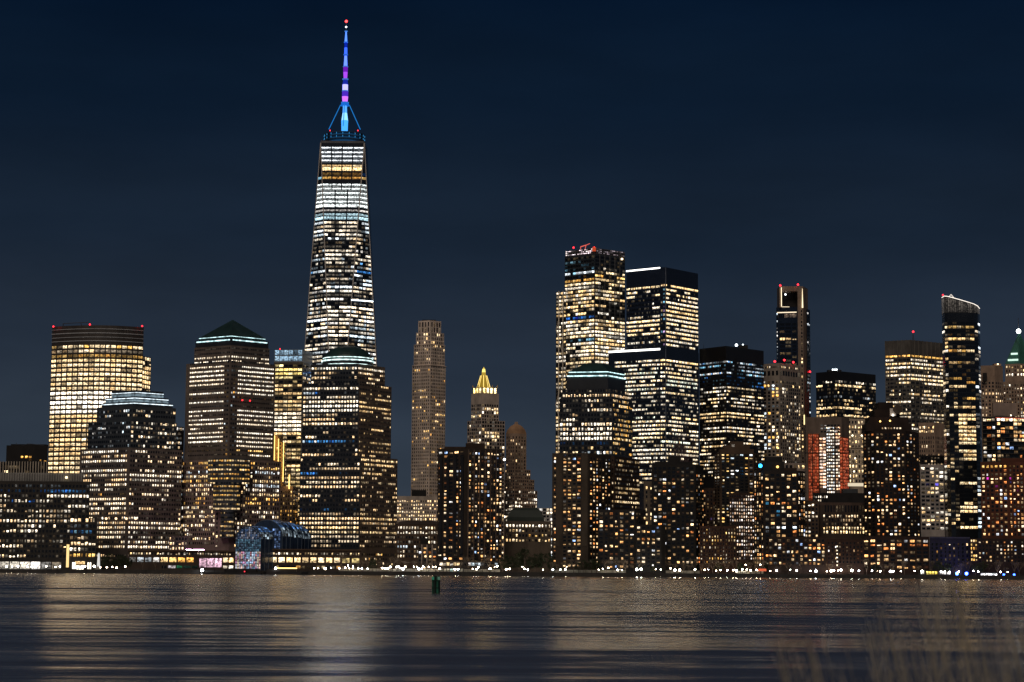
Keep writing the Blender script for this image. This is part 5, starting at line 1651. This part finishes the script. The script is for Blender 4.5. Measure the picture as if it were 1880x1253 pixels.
# ================================================================== promenade lamps
POST = wall((.03, .03, .032), .6)
LAMPS = [12, 22, 33, 50, 58, 65, 85, 102, 110, 139, 156, 173, 184, 196, 206, 214, 230, 577, 584, 597, 608, 623, 634, 641, 648, 658, 664, 675, 702, 707, 712, 735, 740, 769, 774, 807, 835, 841,
         868, 875, 899, 901, 929, 931, 936, 963, 969, 997, 1015, 1029, 1038, 1099, 1107, 1134, 1142, 1169, 1177, 1204, 1213, 1239, 1248, 1276, 1294, 1300, 1315, 1323, 1335, 1346, 1352, 1378, 1389, 1414, 1426, 1451, 1463,
         1488, 1498, 1518, 1526, 1531, 1539, 1544, 1564, 1577, 1601, 1611, 1616, 1635, 1640, 1654, 1679, 1693, 1728, 1735, 1743, 1787, 1796, 1837, 1850]
BACK = [(639, 1038.5), (648, 1040), (691, 1038), (717, 1041), (728, 1041), (732, 1041), (744, 1041), (760, 1041), (766, 1041), (777, 1041), (787, 1041), (795, 1041), (800, 1041), (878, 1042), (908, 1041), (913, 1040), (959, 1041), (1040, 1041), (1117, 1043), (1231, 1044), (1369, 1037.5), (1396, 1037), (1371, 1046), (1363, 1046), (1558, 1047), (1570, 1047), (1648, 1049), (1673, 1050), (1760, 1050), (1776, 1050), (1807, 1048)]
GL = {k: emit(c, s) for k, (c, s) in enumerate((((1, .88, .70), 60), ((1, .97, .93), 64), ((1, .78, .54), 55), ((.93, 1, .82), 56), ((.86, .9, 1), 60)))}
lr = random.Random(5)
first = {}


def street_lamp(px, py, Y, kind, r):
    p = at(px, py, Y)
    key = (kind, r)
    root = empty('promenade_lamp', Vector((p.x, Y, GZ)), 'black promenade lamp post with a white glowing globe among the waterfront lamps', 'street lamp', 'globe lamps along the far promenade')
    if key not in first:
        post = MB().tube(Vector((p.x, Y, GZ)), Vector((p.x, Y, p.z)), .12, .08, 6).tube(Vector((p.x, Y, GZ)), Vector((p.x, Y, GZ + .8)), .22, .14, 6)
        po = post.build('post', POST, root)
        go = MB().ball(Vector((p.x, Y, GZ)), r, 10, 6).build('globe', GL[kind], root)
        go.location = (0, 0, p.z - GZ)
        first[key] = (po, go, p.z - GZ)
    else:
        for src in first[key][:2]:
            o = src.copy()
            COL.objects.link(o)
            o.parent = root
            if src.name.startswith('globe'):
                o.location = (0, 0, p.z - GZ)
            else:
                o.scale = (1, 1, (p.z - GZ) / first[key][2])


for px in LAMPS:
    # rows read from the picture: the promenade drops slightly to the right because the camera was rolled
    street_lamp(px, 1041.6 + (px - 200) / 1600 * 8.0 + lr.uniform(-1.2, 1.0), 1512 + lr.uniform(-2, 6), lr.choice([0, 0, 0, 1, 2, 2, 3, 4]), lr.choice([.3, .36, .42, .5, .75]))
for px, py in BACK:
    street_lamp(px, py, 1530 + lr.uniform(0, 10), lr.choice([0, 1, 2, 2]), lr.choice([.3, .4, .5]))

# low pale wall added to catch the lamplight as a bright strip
for k, (pa, pb) in enumerate(((622, 918), (1010, 1480), (1482, 1700))):
    xw0, xw1 = at(pa, 1050, 1536).x, at(pb, 1050, 1536).x
    o = MB().prism([(xw0, 1536), (xw1, 1536), (xw1, 1536.6), (xw0, 1536.6)], GZ, GZ + 2.1, bottom=True).build('lamplight_wall', wall((.42, .40, .34), .9, .5, .25))
    tag(o, ('added low pale wall catching the lamplight under the broad dark tower', 'added low pale wall catching the lamplight under the central apartment towers', 'added low pale wall catching the lamplight left of the yellow shopfront')[k], 'added wall', 'added walls along the promenade', 'thing')

# bright lamp on the dark pontoon, lit obelisk, yellow-lit ferry, pavilion, blue beacons
p = at(371, 1049, 1494)
r0 = empty('floodlight_post', Vector((p.x, 1494, 0)), 'lone bright white floodlight on a low post above the water by the left pavilion', 'floodlight')
MB().tube(Vector((p.x, 1494, -1)), Vector((p.x, 1494, p.z)), .25).build('post', POST, r0)
MB().ball(Vector((p.x, 1494, p.z + .8)), 1.0).build('lamp', emit((.95, .98, 1), 40), r0)

p = at(181, 1043, 1556)
r0 = empty('lit_obelisk', Vector((p.x, 1540, GZ)), 'slender white glowing obelisk right of the bright lobby block', 'monument')
zt = at(181, 1014, 1540).z
x_ = at(181, 1030, 1540).x
MB().prism([(x_ - 1.0, 1539), (x_ + 1.0, 1539), (x_ + 1.0, 1541), (x_ - 1.0, 1541)], GZ + 2.4, zt - 1, [(x_ - .6, 1539.4), (x_ + .6, 1539.4), (x_ + .6, 1540.6), (x_ - .6, 1540.6)]).build('shaft', emit((1, .97, .92), .75), r0)  # shaft glows by itself, no floodlight is built
MB().prism([(x_ - 2.2, 1538), (x_ + 2.2, 1538), (x_ + 2.2, 1542), (x_ - 2.2, 1542)], GZ, GZ + 2.4).build('plinth', wall((.4, .38, .35)), r0)
MB().prism([(x_ - .6, 1539.4), (x_ + .6, 1539.4), (x_ + .6, 1540.6), (x_ - .6, 1540.6)], zt - 1, zt, [(x_ - .05, 1539.9), (x_ + .05, 1539.9), (x_ + .05, 1540.1), (x_ - .05, 1540.1)]).build('tip', wall((.5, .48, .45)), r0)

# ferry moored by the right pavilion
Yf = 1488
xa, xb = solve_x(482, Yf, 2), solve_x(566, Yf, 2)
r0 = empty('moored_ferry', Vector(((xa + xb) / 2, Yf, 0)), 'long dark moored ferry with a yellow lit upper rail below the right pavilion', 'ferry')
L_ = xb - xa
hull = [(xa, Yf + 3), (xa + 2.5, Yf), (xb - 5, Yf), (xb, Yf + 3.2), (xb - 5, Yf + 6.4), (xa + 2.5, Yf + 6.4)]
MB().prism(scaled(hull, .95, .85), -.5, 2.2, hull, bottom=True).build('hull', wall((.012, .012, .016), .5), r0)
MB().prism([(xa + 3, Yf + 1), (xb - 9, Yf + 1), (xb - 9, Yf + 5.4), (xa + 3, Yf + 5.4)], 2.2, 4.2).build('cabin', wall((.02, .018, .018), .6), r0)
xr0, xr1 = solve_x(506, Yf, 5), solve_x(545, Yf, 5)
zr = at(525, 1043.6, Yf).z
MB().prism([(xr0 - 2, Yf + .8), (xr1 + 1, Yf + .8), (xr1 + 1, Yf + 5.6), (xr0 - 2, Yf + 5.6)], 4.2, zr - .3).build('upper_deck', wall((.10, .05, .02), .7), r0)
MB().prism([(xr0, Yf + .5), (xr1, Yf + .5), (xr1, Yf + .75), (xr0, Yf + .75)], zr - .35, zr + .35, bottom=True).build('rail_light', emit((1, .66, .2), 3.5), r0)
MB().ball(Vector((xr0, Yf, zr)), .8).build('deck_lamp', emit((1, .98, .95), 24), r0)
# dark pontoon left of it
xa, xb = solve_x(366, 1492, 2), solve_x(480, 1492, 2)
r0 = empty('pontoon', Vector(((xa + xb) / 2, 1492, 0)), 'low black floating pontoon below the glass vault', 'pontoon')
MB().prism([(xa, 1490), (xb, 1490), (xb, 1497), (xa, 1497)], -.3, 1.5, bottom=True).build('deck', wall((.014, .014, .016), .7), r0)
for k in range(6):
    x_ = xa + (xb - xa) * (k + .5) / 6
    MB().tube(Vector((x_, 1490.6, -1)), Vector((x_, 1490.6, 4.4)), .3).build('pile', wall((.02, .018, .016), .9), r0)
mb = MB().prism([(xa + 18, 1492), (xb - 3, 1492), (xb - 3, 1496), (xa + 18, 1496)], 1.5, 4.2)
mb.build('shelter', wall((.012, .012, .014), .7), r0)
MB().ball(Vector((solve_x(449, 1489.5, 2), 1489.5, 2.2)), .35).build('red_lamp', emit((1, .03, .05), 5), r0)

# glowing pavilions at the right end of the promenade
for (xa_, xb_, label, pal, s_, bays, y0_, y1_, yy) in (
        (1799, 1832, 'glaring white lit glass pavilion at the right end of the promenade', [(1, .97, .95), (.95, .97, 1)], (2.0, 3.5), 8, 1052, 1061, 1518),
        (1689, 1698, 'small bright white kiosk left of the yellow lit shopfront', [(1, .96, .85)], (2, 3), 3, 1047, 1055, 1522),
        (1699, 1722, 'yellow lit shopfront under the dark waterfront block', [(1, .72, .12), (1, .8, .2)], (.7, 1.3), 5, 1048.5, 1056, 1524),
        (1724, 1746, 'row of white lit arches right of the yellow shopfront', [(1, .96, .9)], (1.6, 2.6), 6, 1048, 1056, 1522),
        (806, 852, 'long lit glass restaurant front at the foot of the broad dark tower', [(1, .86, .6), (.7, .95, .85)], (.25, .7), 8, 1043.5, 1051, 1522),
        (1518, 1546, 'cluster of white lit kiosks behind the promenade trees', [(1, .96, .88), (1, .9, .75)], (1.0, 2.4), 6, 1046, 1054, 1522)):
    bb = B('lit_pavilion', label, 'pavilion', (xa_ + xb_) / 2, yy)
    tt = bb.tier(wall((.07, .065, .06), .7), y0_, [(xa_, 0), (xb_, 0)], dep=9)
    ar = [(tt.vis[0][0] - .6, yy - 1.2), (tt.vis[1][0] + .6, yy - 1.2), (tt.vis[1][0] + .6, yy + 9.6), (tt.vis[0][0] - .6, yy + 9.6)]
    bb.part('roof', MB().prism(ar, tt.z1 + .02, tt.z1 + .45, bottom=True), BLACKISH)
    k0 = len(bb.wins)
    bb.win(tt, style(1, None, pal, s_, .2, dim=.15), (y1_ - y0_) * .95, (xb_ - xa_) / bays, ww=.82, wh=.86, mull=2)
    for w in bb.wins:
        make_window(bb, [w])

for px, py, Y in ((1757, 1053.5, 1514), (1774.5, 1053.5, 1514), (1843, 1055.5, 1514), (1862, 1055.5, 1514)):
    p = at(px, py, Y)
    big = px < 1800
    which = {1757: 'brightest of the blue floodlights, leftmost on the right promenade', 1774.5: 'second bright blue floodlight, just left of the glaring white pavilion', 1843: 'small blue lamp just right of the glaring white pavilion', 1862: 'small blue lamp nearest the right end of the promenade'}[px]
    r0 = empty('blue_floodlight', Vector((p.x, Y, GZ)), which, 'floodlight', 'blue lights on the right promenade')
    MB().tube(Vector((p.x, Y, GZ)), Vector((p.x, Y, p.z)), .15).build('post', POST, r0)
    MB().ball(p, 1.1 if big else .8).build('lamp', emit((.03, .10, 1), 45 if big else 18), r0)

# orange red awning on two posts, its canopy glowing by itself
p = at(1400, 1046, 1516)
r0 = empty('awning', Vector((p.x, 1516, GZ)), 'small orange red lit awning between the promenade lamps', 'awning')
x0_, x1_ = solve_x(1393, 1516, 5), solve_x(1407, 1516, 5)
MB().prism([(x0_, 1515), (x1_, 1515), (x1_, 1518), (x0_, 1518)], at(1400, 1049, 1516).z, at(1400, 1044.5, 1516).z, [(x0_, 1517), (x1_, 1517), (x1_, 1518), (x0_, 1518)], bottom=True).build('canopy', emit((.9, .16, .07), .8), r0)
for x_ in (x0_ + .2, x1_ - .2):
    MB().tube(Vector((x_, 1515.2, GZ)), Vector((x_, 1515.2, at(1400, 1049, 1516).z)), .1).build('post', POST, r0)

# railing on top of the seawall
r0 = empty('promenade_railing', Vector((0, 1502, GZ + .25)), 'thin iron railing running along the top of the far seawall', 'railing')
mb, mp_ = MB(), MB()
for z_ in (.5, 1.05):
    mb.tube(Vector((-420, 1502, GZ + .25 + z_)), Vector((420, 1502, GZ + .25 + z_)), .05, n=4)
for k in range(281):
    mp_.tube(Vector((-420 + k * 3, 1502, GZ + .2)), Vector((-420 + k * 3, 1502, GZ + 1.35)), .05, n=4)
mb.build('rail', POST, r0)
mp_.build('baluster', POST, r0)['kind'] = 'stuff'

# ================================================================== trees along the promenade
BARK = wall((.12, .09, .07), .95)
TWIG = wall((.17, .13, .095), .95)
LEAF = wall((.035, .045, .022), .9, .5, .8)


def bare_tree_meshes(seed, hgt):
    g = random.Random(seed)
    tr, cr = MB(), MB()
    O = Vector((0, 0, 0))
    fork = hgt * g.uniform(.22, .3)
    top = Vector((g.uniform(-.2, .2), g.uniform(-.2, .2), fork))
    tr.tube(O, top, .26, .18, 6)

    def grow(p, d, ln, r, lev):
        q = p + d * ln
        cr.tube(p, q, r, r * .6, 4 if lev < 3 else 3, cap=False)
        if lev >= 5:
            return
        for k in range(g.choice([2, 3, 3]) if lev < 4 else 3):
            nd = (d + Vector((g.uniform(-.8, .8), g.uniform(-.8, .8), g.uniform(-.05, .55)))).normalized()
            grow(q, nd, ln * g.uniform(.62, .85), max(.035, r * .58), lev + 1)
    for k in range(4):
        a = k * 1.57 + g.uniform(-.4, .4)
        grow(top, Vector((math.cos(a) * .5, math.sin(a) * .5, 1)).normalized(), hgt * .23, .14, 1)
    return tr, cr


def leafy_tree_meshes(seed, hgt):
    g = random.Random(seed)
    tr, cr = MB(), MB()
    tr.tube(Vector((0, 0, 0)), Vector((0, 0, hgt * .7)), .35, .1, 6)
    for k in range(9):
        a = g.uniform(0, 6.28)
        z = hgt * g.uniform(.25, .6)
        tr.tube(Vector((0, 0, z)), Vector((math.cos(a) * hgt * .22, math.sin(a) * hgt * .22, z + hgt * .15)), .12, .04, 4)
    for c in range(22):
        a, z = g.uniform(0, 6.28), g.uniform(.28, .95)
        rad = hgt * .34 * math.sin(math.pi * min(1, (z - .1) / .95)) * g.uniform(.4, 1)
        cc = Vector((math.cos(a) * rad, math.sin(a) * rad, z * hgt))
        for k in range(70):
            d = Vector((g.gauss(0, 1), g.gauss(0, 1), g.gauss(0, .8))) * hgt * .052
            n = Vector((g.uniform(-1, 1), g.uniform(-1, 1), g.uniform(-1, 1))).normalized()
            u = n.orthogonal().normalized()
            w = n.cross(u)
            s = g.uniform(.14, .28)
            p = cc + d
            cr.quad(p - u * s - w * s * .5, p + u * s - w * s * .5, p + u * s + w * s * .5, p - u * s + w * s * .5)
    return tr, cr


PROT = []
for k, (h_, kind) in enumerate(((9.5, 0), (11, 0), (8.5, 0), (12, 0), (10, 1), (13, 1))):
    tr, cr = (bare_tree_meshes if kind == 0 else leafy_tree_meshes)(k + 40, h_)
    def mk(mb, name, mat):
        me = bpy.data.meshes.new(name)
        me.from_pydata([tuple(v) for v in mb.v], [], mb.f)
        me.materials.append(mat)
        return me
    PROT.append((mk(tr, 'trunk', BARK), mk(cr, 'crown', LEAF if kind else TWIG)))


def tree(px, Y, k, s=1.0):
    x = at(px, 1045, Y).x
    leafy = k >= 4
    root = empty('leafy_tree' if leafy else 'bare_tree', Vector((x, Y, GZ)),
                 'dark evergreen leafy tree on the far promenade' if leafy else 'leafless winter tree standing among the promenade lamps', 'tree',
                 'evergreen trees on the far bank' if leafy else 'bare trees along the far promenade')
    root.rotation_euler = (0, 0, tg.uniform(0, 6.28))
    root.scale = (s, s, s * tg.uniform(.9, 1.12))
    for nm, me in zip(('trunk', 'crown'), PROT[k]):
        o = bpy.data.objects.new(nm, me)
        COL.objects.link(o)
        o.parent = root


tg = random.Random(9)
x = 200
for px in (186, 194, 201, 210, 219, 228, 236):
    tree(px, 1546 + tg.uniform(-4, 8), 4 + px % 2, tg.uniform(.75, 1.1))
for px in (262, 285, 300):
    tree(px, 1530 + tg.uniform(-6, 8), tg.randrange(4), tg.uniform(.7, 1))
px = 626.0
while px < 1885:
    if not (925 < px < 1012 or 1085 < px < 1105):
        tree(px, 1520 + tg.uniform(-10, 14), tg.choice([0, 1, 2, 3, 3, 0, 1, 2, 4]), tg.uniform(.75, 1.12))
    px += tg.uniform(9, 17)
for px, s in ((922, .9), (930, 1.05), (941, 1.2), (952, 1.15), (963, 1.3), (974, 1.2), (985, 1.3), (996, 1.15), (1007, 1.1), (1086, 1), (1095, 1.05), (1012, 1), (1062, .8), (1072, .9), (1318, .9), (1468, .8), (1505, .8)):
    tree(px, 1528 + tg.uniform(-4, 8), tg.choice([4, 5]), s)

# ================================================================== green channel marker in the river
Ym = 545.0
zb_ = 0
xm = solve_x(800.5, Ym, 2)
r0 = empty('channel_marker', Vector((xm, Ym, 0)), 'green channel marker made of clustered piles standing in the river', 'channel marker')
GP = wall((.010, .085, .055), .5, .5, 1.0)
GD = wall((.006, .02, .016), .7, .5, 1.0)
for k in range(7):
    a = 2 * math.pi * k / 6
    rr_ = 0 if k == 6 else .82
    MB().tube(Vector((xm + rr_ * math.cos(a), Ym + rr_ * math.sin(a), -1.5)), Vector((xm + rr_ * .93 * math.cos(a), Ym + rr_ * .93 * math.sin(a), 4.3 if k % 2 else 4.55)), .33, .3, 10).build('pile', GP if k % 2 else GD, r0)
for z_ in (1.2, 3.2):
    MB().prism(ring(xm, Ym, 1.2, 20), z_, z_ + .28, bottom=True).build('band', GD, r0)
for dx, col_ in ((-.78, (.05, .42, .28)), (.80, (.16, .40, .32))):
    MB().box((xm + dx, Ym - 1.22, 3.45), (.62, .06, .85)).build('reflector_board', wall(col_, .4, .4, 3), r0)
MB().tube(Vector((xm, Ym, 4.4)), Vector((xm, Ym, 6.0)), .06).build('lamp_post', POST, r0)
MB().ball(Vector((xm, Ym, 5.2)), .14).build('lantern', GD, r0)

# ================================================================== reeds on the near bank
rb = random.Random(21)
mb = MB()
for (pa, pb, ytop, n, d0, d1) in ((1425, 1510, 1165, 26, 2.6, 3.4), (1585, 1640, 1120, 16, 3.2, 4.4), (1640, 1700, 1150, 14, 2.8, 3.8), (1690, 1770, 1095, 34, 3.0, 4.4), (1770, 1880, 1140, 36, 2.4, 3.6), (1530, 1880, 1190, 40, 2.2, 3.4)):
    for k in range(int(n * .62)):
        Y = rb.uniform(d0, d1)
        px = rb.uniform(pa, pb)
        tip = at(px, ytop + abs(rb.gauss(0, 40)), Y)
        lean = rb.uniform(-.12, .03)
        base = Vector((tip.x - lean + .1, Y + rb.uniform(-.1, .1), 5.5))
        prev = base
        w = rb.uniform(.0008, .0015)
        for s in range(1, 7):
            f = s / 6
            q = base.lerp(tip, f)
            q.x += .05 * math.sin(f * 3.1) * rb.uniform(.6, 1.2)
            mb.tube(prev, q, w * (1.1 - .5 * f), w * (1.1 - .5 * (f + .1)), 3, cap=False)
            prev = q
        # plume of fine hairs
        for h in range(9):
            f = rb.uniform(.72, 1)
            q = base.lerp(tip, f)
            e = q + Vector((rb.uniform(-.02, .02), rb.uniform(-.02, .02), rb.uniform(.015, .06)))
            mb.tube(q, e, .0005, .0003, 3, cap=False)
o = mb.build('reeds', wall((.52, .45, .34), .9, .3, 3))
o['kind'] = 'stuff'
o['label'] = 'thin dry reeds blurred close to the camera at lower right'
o['category'] = 'reeds'

# ================================================================== night sky, added lamp for city glow, camera
w = bpy.data.worlds.new('World')
SC.world = w
w.use_nodes = True
nt = w.node_tree
nt.nodes.clear()
out = nt.nodes.new('ShaderNodeOutputWorld')
bg = nt.nodes.new('ShaderNodeBackground')
tc = nt.nodes.new('ShaderNodeTexCoord')
sp = nt.nodes.new('ShaderNodeSeparateXYZ')
nz = nt.nodes.new('ShaderNodeTexNoise')
nz.inputs['Scale'].default_value = 5
nz.inputs['Detail'].default_value = 4
nt.links.new(tc.outputs['Generated'], nz.inputs['Vector'])
nt.links.new(tc.outputs['Generated'], sp.inputs[0])
ad = nt.nodes.new('ShaderNodeMath')
ad.operation = 'MULTIPLY_ADD'
ad.inputs[1].default_value = .035
nt.links.new(nz.outputs['Fac'], ad.inputs[0])
nt.links.new(sp.outputs[2], ad.inputs[2])
rp = nt.nodes.new('ShaderNodeValToRGB')
E = rp.color_ramp
E.interpolation = 'EASE'
stops = [(0, (.037, .048, .064)), (.03, (.037, .050, .069)), (.075, (.0285, .041, .0605)), (.125, (.0178, .0277, .0455)), (.185, (.0085, .0166, .0318)), (.25, (.0035, .0103, .0247)), (.31, (.0013, .0068, .0208)), (.5, (.0012, .005, .014)), (1, (.001, .003, .009))]
while len(E.elements) < len(stops):
    E.elements.new(.5)
for e, (p_, c_) in zip(E.elements, stops):
    e.position = p_
    e.color = (*c_, 1)
nt.links.new(ad.outputs[0], rp.inputs['Fac'])
n2 = nt.nodes.new('ShaderNodeTexNoise')
n2.inputs['Scale'].default_value = 1
n2.inputs['Detail'].default_value = 5
mp2 = nt.nodes.new('ShaderNodeMapping')
mp2.inputs['Scale'].default_value = (7, 7, 26)
nt.links.new(tc.outputs['Generated'], mp2.inputs['Vector'])
nt.links.new(mp2.outputs['Vector'], n2.inputs['Vector'])
mr = nt.nodes.new('ShaderNodeMapRange')
mr.inputs['From Min'].default_value = .3
mr.inputs['From Max'].default_value = .7
mr.inputs['To Min'].default_value = .86
mr.inputs['To Max'].default_value = 1.14
nt.links.new(n2.outputs['Fac'], mr.inputs['Value'])
vm = nt.nodes.new('ShaderNodeVectorMath')
vm.operation = 'SCALE'
nt.links.new(rp.outputs['Color'], vm.inputs[0])
nt.links.new(mr.outputs['Result'], vm.inputs['Scale'])
nt.links.new(vm.outputs['Vector'], bg.inputs['Color'])
bg.inputs['Strength'].default_value = SKY_S if 'SKY_S' in globals() else 1.0
nt.links.new(bg.outputs[0], out.inputs['Surface'])

sun = bpy.data.lights.new('Sun', 'SUN')  # warm lamp added in place of city glow behind the camera
sun.energy = .82
sun.angle = R(22)
sun.color = (1, .86, .72)
so = bpy.data.objects.new('sun', sun)
COL.objects.link(so)
so.rotation_euler = Vector((.12, .76, -.66)).to_track_quat('-Z', 'Y').to_euler()

cam = bpy.data.cameras.new('Camera')
cam.sensor_width = 36
cam.lens = 36 * F / 1880
cam.clip_start = .1
cam.clip_end = 30000
cam.dof.use_dof = True
cam.dof.focus_distance = 1500
cam.dof.aperture_fstop = 8
co = bpy.data.objects.new('camera', cam)
COL.objects.link(co)
co.matrix_world = Matrix.Translation(CP) @ CR.to_4x4()
SC.camera = co

SC.render.engine = 'CYCLES'
SC.cycles.use_denoising = True
SC.cycles.max_bounces = 5
SC.cycles.diffuse_bounces = 2
SC.cycles.glossy_bounces = 3
SC.cycles.sample_clamp_indirect = 3
SC.view_settings.view_transform = 'Standard'
SC.view_settings.look = 'None'
SC.view_settings.exposure = 0
SC.view_settings.gamma = 1
